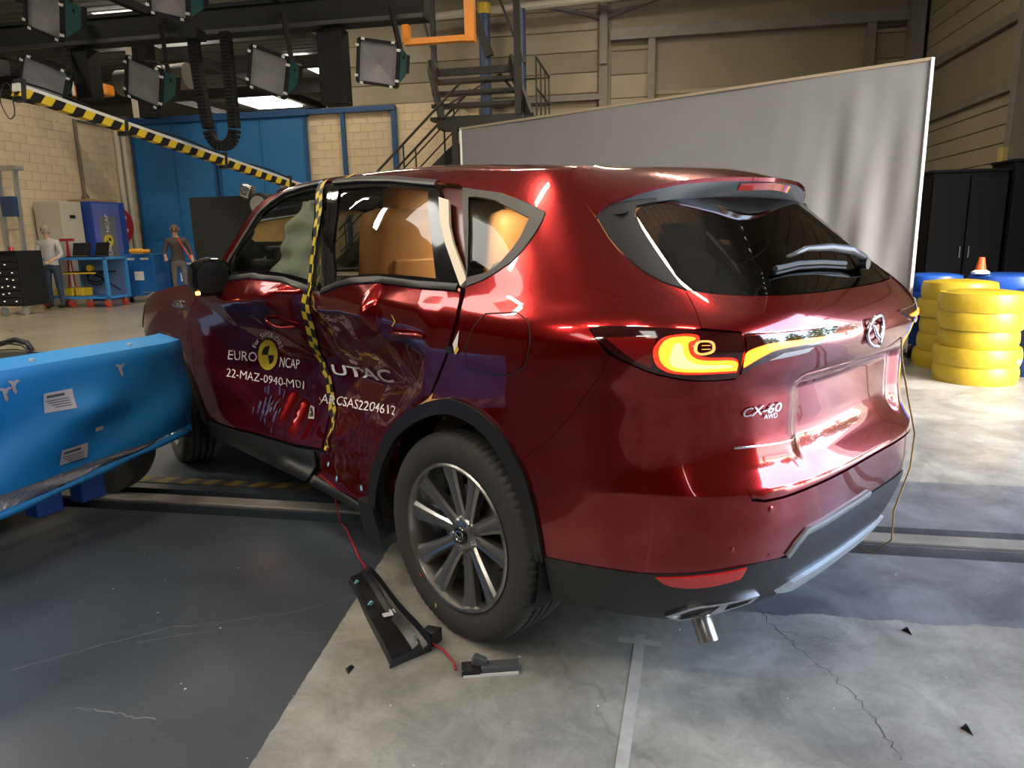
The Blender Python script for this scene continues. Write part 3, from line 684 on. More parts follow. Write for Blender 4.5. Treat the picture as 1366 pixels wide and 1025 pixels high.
FARC=[(2.87+.47*math.cos(a),.37+.47*math.sin(a)) for a in np.radians(np.linspace(-10,190,22))]
FENDER=ypoly([(2.44,.36),(2.40,.72),(2.365,1.085),(2.335,1.15),(2.7,1.125),(3.0,1.08),(3.2,1.02),(3.33,.90),(3.40,.72),(3.36,.50)]+[(y,z) for y,z in FARC if z>.42])
# ---------------------------------------------------------------- left side and tail, right side plain
for side,S,sg in (('L',SL,-1),('R',SR,1)):
    k=dict(sign=sg)
    q=panel('rear_quarter_panel',QUARTER,S,M_red,car,step=.03,keep=35,gap=.0006,**k)
    d1=panel('front_door',FDOOR,S,M_red,car,step=.022 if side=='L' else .05,**k)
    d2=panel('rear_door',RDOOR,S,M_red,car,step=.022 if side=='L' else .05,**k)
    fw=panel('front_fender',FENDER,S,M_red,car,step=.04,**k)
    panel('door_window_frame',FWIN,S,M_gloss,car,holes=[inset(FWIN,.028)],off=-.004,step=.03,**k)
    panel('door_window_frame',RWIN,S,M_gloss,car,holes=[RGLASS],off=-.004,step=.03,**k)
    panel('window_glass',inset(FWIN,.02),S,M_clear if side=='L' else M_dkglass,car,off=-.012,flange=0,step=.05,**k)
    panel('window_glass',inset(RGLASS,-.01),S,M_tint if side=='L' else M_dkglass,car,off=-.012,flange=0,step=.05,**k)
    panel('quarter_window_trim',QWIN,S,M_blk,car,holes=[QGLASS],off=.003,step=.03,**k)
    panel('quarter_window_glass',inset(QGLASS,-.01),S,M_tint if side=='L' else M_dkglass,car,off=-.008,flange=0,step=.05,**k)
    ribbon('belt_moulding',[(2.0,1.196),(1.9,1.196),(1.626,1.217),(1.383,1.205),(1.26,1.178),(1.205,1.163)],.026,S,M_blk,car,sign=sg)
    ribbon('belt_moulding',[(.945,1.17),(.80,1.205),(.673,1.224),(.469,1.236),(.226,1.226),(.012,1.225)],.024,S,M_blk,car,sign=sg)
    ribbon('window_top_moulding',[(1.25,1.648),(1.017,1.643),(.755,1.626),(.383,1.585)],.022,S,mat('satin_trim',(.10,.10,.10),.35,.6),car,sign=sg,off=.002)
    ribbon('window_top_moulding',[(2.01,1.215),(1.98,1.316),(1.90,1.525),(1.82,1.58),(1.716,1.624),(1.55,1.645),(1.40,1.653)],.016,S,mat('satin_trim'),car,sign=sg,off=.002)
    bp=panel('door_pillar_trim',[(1.375,1.655),(1.25,1.648),(1.08,1.40),(.94,1.178),(1.195,1.165),(1.2,1.42)],S,M_gloss,car,off=-.004,step=.04,**k)
    # pillar between rear door and quarter window, with the pale jamb showing where the door sprang open
    panel('rear_pillar',[(.302,1.525),(.383,1.585),(.25,1.575),(.214,1.56),(.116,1.428),(-.019,1.229),(-.03,1.15),(.012,1.228)],S,mat('dark_red_jamb',(.07,.002,.004),.3,.4,coat=.7),car,off=-.022,flange=0,step=.04,**k)
    if side=='L': panel('jamb_trim',[(.322,1.532),(.25,1.517),(.165,1.40),(-.014,1.25),(.0,1.226),(.215,1.40)],S,M_trimlt,car,off=.005,step=.03,**k)
    # sill
    panel('rocker_cover',ypoly([(2.46,.345),(1.834,.36),(1.26,.385),(1.215,.30),(1.2,.265),(1.8,.25),(2.5,.235)]),S,M_blk,car,off=.004,step=.04,**k)
    panel('sill',[(1.24,.385),(.60,.37),(.63,.29),(1.19,.295)],S,M_red,car,off=-.015,step=.022,**k)
    panel('rocker_lower_strip',[(1.19,.295),(.63,.29),(.66,.23),(1.16,.25)],S,M_blk,car,off=-.002,step=.04,**k)
    # wheel arches
    c=np.array([.05,.385]); yz=[(float(base(t,z)[1]),z) for t,z in ARCH]; inn=[(c[0]+(y-c[0])*.885,c[1]+(z-c[1])*.885) for y,z in yz]
    panel('wheel_arch_cladding',ARCH+[(tinv(y,max(z,.2)),max(z,.2)) for y,z in reversed(inn)],(base if side=='L' else S),M_blk,car,off=.012,flange=.03,step=.02,sm_it=2,**k)
    fo=[(2.87+.475*math.cos(a),.37+.475*math.sin(a)) for a in np.radians(np.linspace(-5,185,26))];fi=[(2.87+.415*math.cos(a),.37+.415*math.sin(a)) for a in np.radians(np.linspace(185,-5,26))]
    panel('wheel_arch_cladding',ypoly(fo+fi),S,M_blk,car,off=.012,flange=.03,step=.03,**k)
    lq=panel('tail_light',LIGHT,S,M_lamp,car,off=.004,step=.02,**k)
    # fuel flap on the left only
    if side=='L':
        panel('fuel_flap',[(-.113,1.153),(-.197,1.165),(-.228,1.144),(-.237,1.094),(-.231,1.017),(-.198,.988),(-.117,.979),(-.081,.989),(-.075,1.035),(-.093,1.118)],S,M_red,car,off=.0025,flange=.008,step=.02,sm_it=2,keep=80,**k)
        ribbon('fuel_flap_gap',[(-.113,1.156),(-.197,1.168),(-.231,1.146),(-.240,1.094),(-.234,1.014),(-.198,.985),(-.117,.976),(-.078,.987),(-.072,1.035),(-.090,1.118)],.0035,S,M_in,car,off=.0005,th=.0008,closed=True)
    # lights
    kk=dict(sign=sg,step=.015,flange=.004,sm_it=2,keep=95)
    panel('red_lens',[(-.375,1.118),(-.455,1.127),(-.452,1.040),(-.42,1.063)],S,M_lampred,lq,off=.006,**kk)
    panel('light_guide_edge',[(-.462,1.124),(-.495,1.132),(-.519,1.128),(-.519,1.108),(-.508,1.104),(-.511,1.084),(-.527,1.071),(-.583,1.070),(-.587,1.025),(-.487,1.023),(-.456,1.048),(-.447,1.09)],S,M_glowr,lq,off=.0065,**kk)
    panel('light_guide',[(-.468,1.120),(-.495,1.126),(-.513,1.122),(-.513,1.113),(-.501,1.108),(-.504,1.081),(-.522,1.064),(-.583,1.064),(-.585,1.031),(-.487,1.03),(-.463,1.055),(-.455,1.09)],S,M_glow,lq,off=.009,**kk)
    panel('light_core',[(-.478,1.108),(-.493,1.108),(-.495,1.078),(-.515,1.054),(-.575,1.052),(-.575,1.040),(-.49,1.040),(-.473,1.06)],S,M_glow2,lq,off=.011,**kk)
    panel('light_ring',[(-.511,1.115),(-.541,1.114),(-.543,1.082),(-.520,1.074),(-.507,1.085)],S,mat('lamp_ring',(.6,.35,.12),.2,.6,emit=(1,.5,.12),estr=1.2),lq,holes=[[(-.516,1.109),(-.537,1.108),(-.538,1.087),(-.521,1.081),(-.513,1.088)]],off=.009,**kk)
    for zz in (1.10,1.091): panel('light_bar',[(-.520,zz+.003),(-.535,zz+.003),(-.535,zz-.002),(-.520,zz-.002)],S,MATS['lamp_ring'],lq,off=.0085,sign=sg,step=.01,flange=.003,sm_it=0)
    gl=panel('tailgate_light',[(-.592,1.122),(-.668,1.121),(-.835,1.115),(-.778,1.073),(-.695,1.063),(-.62,1.040),(-.595,1.013)],S,M_lamp,car,off=.004,step=.02,**k)
    panel('light_guide',[(-.590,1.080),(-.613,1.092),(-.645,1.100),(-.779,1.096),(-.764,1.082),(-.65,1.080),(-.619,1.060),(-.595,1.036)],S,M_glow,gl,off=.007,**kk)
    panel('reversing_lens',[(-.640,1.051),(-.668,1.069),(-.745,1.072),(-.728,1.058)],S,mat('reverse_lens',(.45,.45,.47),.25,.5,bump=(400,.5)),gl,off=.006,sign=sg,step=.015,flange=.003,sm_it=0)
    ribbon('chrome_edge',[(-.592,1.126),(-.668,1.1235),(-.84,1.117)],.004,S,M_chrome,gl,sign=sg,off=.005,th=.002)
    refl=panel('rear_reflector',[(-.454,.436),(-.525,.446),(-.611,.461),(-.604,.420),(-.560,.404),(-.518,.398),(-.476,.407)],S,mat('reflector_red',(.55,.008,.008),.12,coat=1.,bump=(300,.3)),car,off=.010,step=.02,**k)
    ex=panel('exhaust_trim',[(-.49,.287),(-.535,.334),(-.60,.338),(-.668,.339),(-.659,.309),(-.598,.288),(-.535,.252)],S,M_chrome,car,holes=[[(-.505,.287),(-.54,.322),(-.585,.326),(-.575,.292),(-.535,.266)],[(-.60,.327),(-.652,.331),(-.648,.314),(-.60,.300)]],off=.012,step=.015,**k)
    panel('garnish',[(-.403,1.437),(-.425,1.361),(-.462,1.29),(-.493,1.254),(-.523,1.237),(-.522,1.25),(-.509,1.349),(-.497,1.435),(-.512,1.466),(-.575,1.480),(-.575,1.506),(-.504,1.493),(-.45,1.481),(-.416,1.457)],S,M_blk,car,off=.003,step=.025,flange=.003,**k)
    panel('tail_light_gap',[(-.587,1.128),(-.591,1.128),(-.595,1.005),(-.591,1.005)],S,M_in,car,off=-.006,flange=0,step=.03,sm_it=0,**k)
panel('rear_bumper',sympoly([(-1,.675),(-.78,.668),(-.64,.652),(-.607,.664),(-.598,.725),(-.597,.824),(-.595,1.003),(-.544,1.002),(-.508,1.006),(-.454,1.025),(-.405,1.058),(-.385,1.07),(-.375,1.007),(-.337,.903),(-.28,.80),(-.214,.728),(-.233,.63),(-.245,.51)]+CLADTOP),SF,M_red,car,step=.03,gap=.0006,**FW)
gate=panel('tailgate',sympoly(GLASSBOT+[(-.524,1.143),(-.587,1.130)]+GATEBOT),SF,M_red,car,step=.025,**FW)
panel('rear_window',sympoly([(-1,1.50),(-.774,1.498),(-.634,1.492),(-.54,1.478),(-.505,1.455),(-.497,1.435),(-.509,1.349),(-.522,1.25)]+GLASSBOT[::-1]),SF,M_rglass,car,off=-.002,flange=0,step=.05,**FW)
panel('bumper_lower_cladding',sympoly([(-1,.544),(-.867,.541)]+CLADTOP[-3::-1]+[(-.253,.406),(-.262,.30),(-.273,.257),(-.373,.274),(-.463,.266),(-.529,.25),(-.7,.25),(-1,.25)]),SF,M_blk,car,off=.004,flange=.02,step=.03,**FW)
panel('skid_plate',sympoly([(-1,.365),(-.85,.365),(-.76,.355),(-.71,.325),(-.76,.30),(-.85,.27),(-1,.262)]),SF,M_silver,car,off=.016,flange=.02,step=.03,**FW)
ribbon('bumper_edge',[(-.70,.462),(-.717,.50),(-.74,.53),(-.867,.545),(-1,.548)],.022,base,mat('satin_grey',(.20,.21,.22),.35,.4),car,off=.004)
# pocket line and lower crease of the tailgate
ribbon('tailgate_crease',[(-.60,.808),(-.70,.800),(-.76,.80)],.006,base,M_chrome,gate,off=.001,th=.002)
# ---------------------------------------------------------------- roof, spoiler, bonnet, windscreen
mb=MB(); tt=np.concatenate([np.linspace(-.342,0,12),np.linspace(.06,1.75,36)]); ss=np.concatenate([np.linspace(0,.4,10),np.linspace(.46,1,9)])
T,Sg=np.meshgrid(tt,ss,indexing='ij'); PL=roof(T,Sg); PR=roof(T,Sg,1)
rows=np.concatenate([PL,PR[:,-2::-1]],1); n,mcol=rows.shape[:2]
mb.add([tuple(p) for p in rows.reshape(-1,3)],[(i*mcol+j,(i+1)*mcol+j,(i+1)*mcol+j+1,i*mcol+j+1) for i in range(n-1) for j in range(mcol-1)])
mb.build('roof_panel',M_red,car,smooth=True)
def curve3(pts,n):
    P=np.array(pts,float);d=np.r_[0,np.cumsum(np.linalg.norm(np.diff(P,axis=0),axis=1))];s=np.linspace(0,d[-1],n)
    return np.stack([pchip(d,P[:,i])(s) for i in range(3)],-1)
mir=lambda P:[(-p[0],p[1],p[2]) for p in reversed(P[:-1])]
root=[tuple(x) for x in roof(np.full(9,-.342),np.linspace(0,1,9))]; tipL=[(-.663,-.414,1.437),(-.630,-.425,1.470),(-.585,-.455,1.497),(-.50,-.50,1.525),(-.39,-.545,1.545),(-.2,-.60,1.556),(0,-.63,1.558)]
NU,NV=48,12
cr_=curve3(root+mir(root),NU+1); ct=curve3(tipL+mir(tipL),NU+1); hc=[tuple(base(t,z)) for t,z in ((-.342,1.584),(-.346,1.555),(-.368,1.502),(-.403,1.437))]
cl=curve3(hc,NV+1); crr=cl*np.array([-1,1,1])
def coons(i,j):
    u,v=i/NU,j/NV; B=(1-u)*(1-v)*cr_[0]+u*(1-v)*cr_[-1]+(1-u)*v*ct[0]+u*v*ct[-1]
    p=(1-v)*cr_[i]+v*ct[i]+(1-u)*cl[j]+u*crr[j]-B
    bulge=.022*math.sin(math.pi*v)*math.sin(math.pi*u)**.5
    return p+np.array([0,0,bulge])
mb=MB(); mb.add([tuple(coons(i,j)) for i in range(NU+1) for j in range(NV+1)],[(i*(NV+1)+j,(i+1)*(NV+1)+j,(i+1)*(NV+1)+j+1,i*(NV+1)+j+1) for i in range(NU) for j in range(NV)])
lip=[tuple(ct[i]+np.array([0,.004,-.012])) for i in range(NU+1)]; k0=len(mb.v); mb.add([tuple(ct[i]) for i in range(NU+1)]+lip,[(i,i+1,NU+2+i,NU+1+i) for i in range(NU)])
sp=mb.build('spoiler',M_red,car,smooth=True,auto=40)
und=[]; 
for i in range(NU+1):
    x=ct[i][0]; f=abs(x)/.663
    # glass-top line below the spoiler
    tl=-1+.50*min(1,f/.86); q=base(tl,1.497-.055*f**3); q=np.array([x*.97,q[1] if f<.97 else ct[i][1],q[2]])
    und.append((np.array(lip[i]),np.array(lip[i])*.55+q*.45+np.array([0,0,-.018*(1-f**6)]),q+np.array([0,.006,0])))
mb=MB(); mb.add([tuple(p) for r_ in und for p in r_],[(i*3+j,(i+1)*3+j,(i+1)*3+j+1,i*3+j+1) for i in range(NU) for j in range(2)])
mb.build('underside',mat('dark_grey_plastic',(.035,.037,.04),.45),sp,smooth=True)
# high brake light under the lip
mb=MB(); mb.grid(lambda u,v:((u-.5)*.34,-.628+.14*((u-.5)*.42)**2*4+.012*v+.002,1.543-.022*v-.012*abs(u-.5)),20,2)
mb.build('brake_light',mat('brake_lens',(.22,.01,.008),.15,coat=.6,emit=(1,.10,.02),estr=.12),sp,smooth=True)
# bonnet
def topz(t): return float(np.interp(t,[2.33,2.6,2.9,3.1,3.3,3.6],[1.152,1.135,1.08,1.0,.93,.90]))
tb=np.linspace(2.33,3.6,26); LB=np.array([base(t,topz(t)) for t in tb])
mb=MB(); mb.grid(lambda u,v:tuple(np.array([LB[round(u*25)][0]*(1-2*v),LB[round(u*25)][1]-.0,LB[round(u*25)][2]+.05*(1-(1-2*v)**2)*min(1,abs(LB[round(u*25)][0])*2)])),25,16)
mb.build('bonnet',M_red,car,smooth=True)
FP=[(3.05,.98),(3.3,.93),(3.6,.90)]
for S,sg in ((SL,-1),(SR,1)):
    panel('front_bumper',ypoly([(3.36,.50),(3.40,.70),(3.33,.90)])+[(3.25,.93),(3.6,.90),(3.6,.25),(3.2,.25)]+ypoly([(3.30,.30)]),S,M_red,car,sign=sg,step=.06,sm_it=0)
    panel('headlight',ypoly([(3.2,1.0),(3.32,.90),(3.42,.82)])+[(3.28,.80),(3.28,.92)],S,mat('headlight_lens',(.5,.5,.48),.1,coat=1.),car,sign=sg,off=.006,step=.03)
AP=[(2.13,1.185),(2.085,1.32),(2.0,1.545),(1.90,1.61),(1.78,1.64)]
AL_=curve3([tuple(base(t,z)) for t,z in AP],13)
mb=MB(); mb.grid(lambda u,v:tuple(AL_[round(u*12)]*np.array([1-2*v,1,1])+np.array([0,.13*(1-(1-2*v)**2)*(1-.6*u),.05*(1-(1-2*v)**2)*u])),12,14)
mb.build('windscreen',M_clear,car,smooth=True)
# front vent trim and mirror
vt=MB(); vt.box((-.912,2.52,1.035),(.03,.13,.05),bev=.012); vt.box((-.928,2.53,1.03),(.012,.09,.02),bev=.005); vt.build('fender_vent',M_chrome,car,smooth=True,auto=40)
for sx in (-1,1):
    mo=MB(); MX=.945; prof=[(-.09,.0,.0),(-.06,.07,.075),(0,.09,.10),(.05,.085,.095),(.062,.075,.085)]
    rings=[]
    for y,rx,rz in prof: rings.append([(sx*(-MX)+rx*1.15*math.copysign(abs(math.cos(a))**.7,math.cos(a)),1.93-y,1.21+rz*math.copysign(abs(math.sin(a))**.8,math.sin(a))+.012*math.cos(a)) for a in np.linspace(0,2*math.pi,24,endpoint=False)])
    vs=[p for r_ in rings for p in r_]; fs=[(i*24+j,i*24+(j+1)%24,(i+1)*24+(j+1)%24,(i+1)*24+j) for i in range(4) for j in range(24)]+[tuple(range(24)),tuple(96+j for j in range(24))]
    mo.add(vs,fs); mo2=mo.build('door_mirror',M_gloss,car,smooth=True,auto=35)
    g=MB(); g.add([(p[0]*.94+sx*-MX*.06,1.93-.064,1.21+(p[2]-1.21)*.93) for p in rings[-1]],[tuple(range(24))]); g.build('mirror_glass',mat('mirror_dark',(.012,.014,.014),.35),mo2,fixn=False)
    g=MB(); g.bar((sx*-.82,1.96,1.17),(sx*-.90,1.94,1.16),.10,.05,bev=.015); g.build('mirror_foot',M_gloss,mo2)
    g=MB(); g.box((sx*-1.03,1.86,1.135),(.022,.012,.018),bev=.004); g.build('turn_signal',mat('amber',(.9,.4,.05),.3,emit=(1,.42,.06),estr=9 if sx<0 else 0),mo2)
# ---------------------------------------------------------------- inner shell, floor pan, wheel wells
ARCHY=[(.05+.50*math.cos(a),.385+.50*math.sin(a)) for a in np.radians(np.linspace(-30,210,24))]
for S,sg in ((SL,-1),(SR,1)):
    ih=[[(tinv(y,z),z) for y,z in ARCHY if z>.2]]
    panel('inner_body',[(-1,.25),(-.1,.25),(.7,.24),(2.45,.24),(2.45,1.16),(1.9,1.18),(1.21,1.15),(.93,1.15),(.6,1.19),(0,1.2),(-.1,1.22),(-.48,1.21),(-.53,1.2),(-.7,1.18),(-1,1.16)],S,M_in,car,holes=ih,off=-.03,flange=0,step=.05,sm_it=0,sign=sg)
    s=-sg
    w=MB(); w.lathe([(.44,0),(.44,.36)],28,'x',(-.90 if sg<0 else .54,.05,.385),a0=math.radians(-20),a1=math.radians(200)); w.lathe([(.02,0),(.44,0)],28,'x',(-.54 if sg<0 else .54,.05,.385),a0=math.radians(-20),a1=math.radians(200)); w.build('wheel_well',M_in,car)
    w=MB(); w.lathe([(.42,0),(.42,.36)],28,'x',(-.88 if sg<0 else .52,2.87,.37),a0=math.radians(-20),a1=math.radians(200)); w.lathe([(.02,0),(.42,0)],28,'x',(-.52 if sg<0 else .52,2.87,.37),a0=math.radians(-20),a1=math.radians(200)); w.build('wheel_well',M_in,car)
w=MB(); w.box((0,1.45,.28),(1.25,3.9,.08)); w.box((0,-.52,.33),(1.0,.4,.12)); w.build('floor_pan',M_in,car)
w=MB(); w.box((0,-.35,.62),(1.5,.85,.02)); w.box((0,-.72,.9),(1.1,.03,.5)); w.build('boot_floor',mat('boot_carpet',(.02,.02,.02),.9),car)
# mud guard ahead of the rear wheel
w=MB(); w.prism([(.67,.33),(.56,.33),(.50,.17),(.57,.155),(.63,.20)],-.90,-.70,lambda y,z,h:(h,y,z)); w.build('mud_guard',M_blk,car)
# letter and tape outlines on the body surface (t, z): base line, cap line
TXT={
 'euro':([(2.067, 0.752), (2.036, 0.752), (2.005, 0.752), (1.961, 0.754), (1.916, 0.757), (1.88, 0.758), (1.846, 0.758)],
    [(2.046, 0.809), (2.0, 0.81), (1.951, 0.813), (1.904, 0.815), (1.869, 0.815), (1.836, 0.815), (1.803, 0.815)]),
 'ncap':([(1.684, 0.74), (1.657, 0.741), (1.63, 0.741), (1.604, 0.742), (1.577, 0.742), (1.55, 0.743), (1.523, 0.744)],
    [(1.658, 0.8), (1.637, 0.799), (1.615, 0.798), (1.59, 0.797), (1.564, 0.796), (1.538, 0.796), (1.513, 0.795)]),
 'code':([(2.081, 0.654), (1.996, 0.648), (1.908, 0.643), (1.809, 0.641), (1.714, 0.638), (1.619, 0.636), (1.498, 0.641)],
    [(2.085, 0.7), (2.002, 0.693), (1.912, 0.688), (1.806, 0.686), (1.702, 0.685), (1.603, 0.683), (1.494, 0.684)]),
 'u':([(1.228, 0.751), (1.137, 0.756), (1.053, 0.76), (0.947, 0.769), (0.837, 0.781), (0.721, 0.794), (0.584, 0.814)],
    [(1.248, 0.796), (1.158, 0.803), (1.07, 0.81), (0.924, 0.829), (0.793, 0.846), (0.655, 0.865), (0.528, 0.883)]),
 'arc':([(1.332, 0.597), (1.231, 0.599), (1.082, 0.616), (0.911, 0.64), (0.777, 0.656), (0.596, 0.687), (0.391, 0.728)],
    [(1.32, 0.644), (1.228, 0.644), (1.092, 0.656), (0.921, 0.678), (0.794, 0.691), (0.633, 0.714), (0.464, 0.742)]),
 'cx':([(-0.616, 0.893), (-0.628, 0.894), (-0.641, 0.894), (-0.655, 0.895), (-0.669, 0.895), (-0.684, 0.895), (-0.7, 0.894)],
    [(-0.616, 0.917), (-0.629, 0.918), (-0.641, 0.919), (-0.655, 0.92), (-0.669, 0.92), (-0.683, 0.92), (-0.698, 0.92)]),
 'awd':([(-0.658, 0.881), (-0.663, 0.88), (-0.668, 0.88), (-0.673, 0.879), (-0.678, 0.879), (-0.684, 0.878), (-0.689, 0.878)],
    [(-0.659, 0.893), (-0.664, 0.893), (-0.669, 0.893), (-0.674, 0.893), (-0.679, 0.893), (-0.684, 0.893), (-0.689, 0.892)]),
}
DISC=[(1.672, 0.806), (1.657, 0.829), (1.637, 0.852), (1.623, 0.871), (1.621, 0.885), (1.63, 0.893), (1.65, 0.894), (1.679, 0.889), (1.716, 0.877), (1.745, 0.862), (1.77, 0.842), (1.793, 0.82), (1.813, 0.796), (1.829, 0.772), (1.838, 0.75), (1.839, 0.732), (1.827, 0.719), (1.808, 0.712), (1.787, 0.712), (1.765, 0.716), (1.743, 0.727), (1.724, 0.742), (1.708, 0.76), (1.691, 0.782)];DISC_C=(1.742, 0.801)
ARCT=([(1.818, 0.845), (1.793, 0.867), (1.766, 0.887), (1.727, 0.906), (1.682, 0.922), (1.642, 0.934), (1.606, 0.942), (1.577, 0.945), (1.555, 0.943), (1.54, 0.938), (1.532, 0.928), (1.532, 0.914), (1.54, 0.896), (1.555, 0.876), (1.578, 0.852)],
  [(1.797, 0.837), (1.778, 0.854), (1.757, 0.87), (1.734, 0.884), (1.701, 0.896), (1.67, 0.906), (1.643, 0.912), (1.62, 0.915), (1.603, 0.914), (1.591, 0.909), (1.586, 0.901), (1.587, 0.89), (1.594, 0.876), (1.608, 0.859), (1.627, 0.84)])
TAPE= [(1.352, 1.646), (1.238, 1.52), (1.193, 1.419), (1.199, 1.302), (1.197, 1.185), (1.22, 1.11), (1.249, 1.009), (1.282, 0.932), (1.342, 0.848), (1.332, 0.771), (1.285, 0.739), (1.271, 0.686), (1.24, 0.581), (1.153, 0.537), (1.164, 0.4)]
# ---------------------------------------------------------------- printing on the doors and tailgate
def lerp_path(P,s):
    s=np.clip(s,-.2,1.2)*(len(P)-1); i=int(np.clip(math.floor(s),0,len(P)-2)); f=s-i; a=np.array(P[i]);b=np.array(P[i+1]); return a+(b-a)*f
def on_body(S,t,z,off,sg=-1):
    t=np.array([float(t)]);z=np.array([float(z)]); return tuple((S(t,z)+surf_normals(S,t,z,sg)*off)[0])
def letters(name,body,key,m,parent,S=SL,off=.0078,maxlen=.012,bold=0.,cap=.70,shear=0.):
    vs,fs=text_tris(body,1.,shear,bold); x0=min(v[0] for v in vs); x1=max(v[0] for v in vs); w=x1-x0
    lo,hi=TXT[key]; L=abs(lo[-1][0]-lo[0][0])*(1 if S is SL else 1.7)
    V,F=refine(vs,fs,maxlen*w/L)
    # one batch through the surface
    tz=np.array([(1-y/cap)*lerp_path(lo,(x-x0)/w)+(y/cap)*lerp_path(hi,(x-x0)/w) for x,y in V])
    P=S(tz[:,0],tz[:,1])+surf_normals(S,tz[:,0],tz[:,1],-1)*off
    mb=MB(); mb.add([tuple(p) for p in P],F); return mb.build(name,m,parent,fixn=False)
letters('lettering','EURO','euro',M_white,car); letters('lettering','NCAP','ncap',M_white,car); letters('lettering','22-MAZ-0940-MD1','code',M_white,car)
letters('lettering','UTAC','u',M_white,car,bold=.018); letters('lettering','ARCSAS2204612','arc',M_white,car,bold=.004)
letters('model_badge','CX-60','cx',M_chrome,gate,S=base,off=.006,shear=.25,bold=.012); letters('model_badge','AWD','awd',M_chrome,gate,S=base,off=.006,bold=.012)
# slogan round the disc
word='For SAFER CARS'; N_=len(word)
for i,chh in enumerate(word):
    if chh==' ': continue
    vs,fs=text_tris(chh,1.); x0=min(v[0] for v in vs);x1=max(v[0] for v in vs); V,F=refine(vs,fs,.4)
    mb=MB(); pts=[]
    for x,y in V:
        s=(i+ (x-x0)/max(.3,x1-x0)*.8)/N_; q=(1-y/.7)*lerp_path(ARCT[1],s)+(y/.7)*lerp_path(ARCT[0],s); pts.append(q)
    pts=np.array(pts); pts=SL(pts[:,0],pts[:,1])+surf_normals(SL,pts[:,0],pts[:,1],-1)*.004
    mb.add([tuple(p) for p in pts],F); mb.build('lettering',M_white,car,fixn=False)
# quartered yellow and black disc
dm=MB(); rings=8; D=np.array(DISC); Cc=np.array(DISC_C); n=len(D); vs=[];
for r_ in range(rings+1):
    p=Cc+(D-Cc)*r_/rings; vs+=[tuple(v) for v in SL(p[:,0],p[:,1])+surf_normals(SL,p[:,0],p[:,1],-1)*.004]
fs=[];mi=[]
for r_ in range(rings):
    for j in range(n):
        a=(j*15)%360; blk=(r_/rings<.70 and r_/rings>=.12 and (a<90 or 180<=a<270) and False) or (r_<5 and (90<=a<180 or 270<=a<360))
        fs.append((r_*n+j,r_*n+(j+1)%n,(r_+1)*n+(j+1)%n,(r_+1)*n+j)); mi.append(1 if (blk or a%90==0 and r_<7 and False) else 0)
dm.v=vs;dm.f=fs;dm.m=mi; dm.build('disc_mark',[M_yel,M_bprint],car,fixn=False)
# chequered tape down the centre pillar
def tape(name,path,w,S,off,parent,cell=.042,sg=-1):
    P=np.array([(float(warp(t)),z) for t,z in path]);d=np.r_[0,np.cumsum(np.linalg.norm(np.diff(P,axis=0),axis=1))];n=int(d[-1]/.010);s=np.linspace(0,d[-1],n+1)
    Q=np.stack([np.interp(s,d,P[:,0]),np.interp(s,d,P[:,1])],1)
    for _ in range(6): Q[1:-1]=(Q[:-2]+2*Q[1:-1]+Q[2:])/4
    T=np.gradient(Q,axis=0);T/=np.linalg.norm(T,axis=1,keepdims=True);Nn=np.stack([-T[:,1],T[:,0]],1);cols=[]
    for f in (-.5,-.25,0,.25,.5):
        q=Q+Nn*w*f;t=unwarp(q[:,0]);cols.append(S(t,q[:,1])+surf_normals(S,t,q[:,1],sg)*off)
    mb=MB();vs=[tuple(cols[j][i]) for i in range(n+1) for j in range(5)]
    mb.v=vs
    for i in range(n):
        for j in range(4):
            mb.f.append((i*5+j,(i+1)*5+j,(i+1)*5+j+1,i*5+j+1));mb.m.append((int(s[i]/cell)+(j//2))%2)
    return mb.build(name,[M_yel,M_bprint],parent,fixn=False)
tape('marker_tape',TAPE[:5],.046,SL,.009,car); tape('marker_tape',TAPE[4:],.050,SL,.006,car)
tape('marker_tape',[(1.16,1.645),(1.13,1.668)],.03,SL,.006,car)
# small marks: part label, blue dots, yellow pointers, blue scuffs
def decal(name,pts,m,off=.0045,par=car,S=SL): 
    mb=MB(); mb.add([on_body(S,t,z,off) for t,z in pts],[tuple(range(len(pts)))]); return mb.build(name,m,par,fixn=False)
lb=decal('paper_label',[(1.44,.565),(1.385,.567),(1.36,.512),(1.40,.510)],mat('label_paper',(.55,.55,.55),.6)); decal('label_print',[(1.428,.558),(1.405,.559),(1.395,.540),(1.418,.539)],M_bprint,.006); decal('label_print',[(1.405,.535),(1.385,.536),(1.375,.520),(1.395,.518)],M_bprint,.006)
M_bdot=mat('blue_paint_dot',(.20,.50,.62),.5); M_scuff=mat('blue_scuff',(.02,.12,.32),.5,noise=(60,.8,(.12,.01,.02)))
for t,z,r_ in ((1.12,.352,.011),(1.0,.318,.011),(.735,.345,.013),(.74,.34,.008)):
    decal('paint_dot',[(t+r_*math.cos(a),z+r_*math.sin(a)) for a in np.linspace(0,6.28,10)[:-1]],M_bdot,-.005)
r3=random.Random(5)
for i in range(26):
    t=r3.gauss(1.74,.06);z=r3.gauss(.525,.035);l=r3.uniform(.012,.035);w=r3.uniform(.003,.008)
    decal('scuff',[(t-w,z-l),(t+w,z-l*.7),(t+w*1.3,z+l*.8),(t-w*.6,z+l)],M_scuff,.003)
for t,z in ((1.345,.60),(.305,1.10)): decal('pointer_mark',[(t+.014,z+.02),(t-.01,z),(t+.014,z-.02),(t+.008,z-.02),(t-.018,z),(t+.008,z+.02)],M_yel,.004)
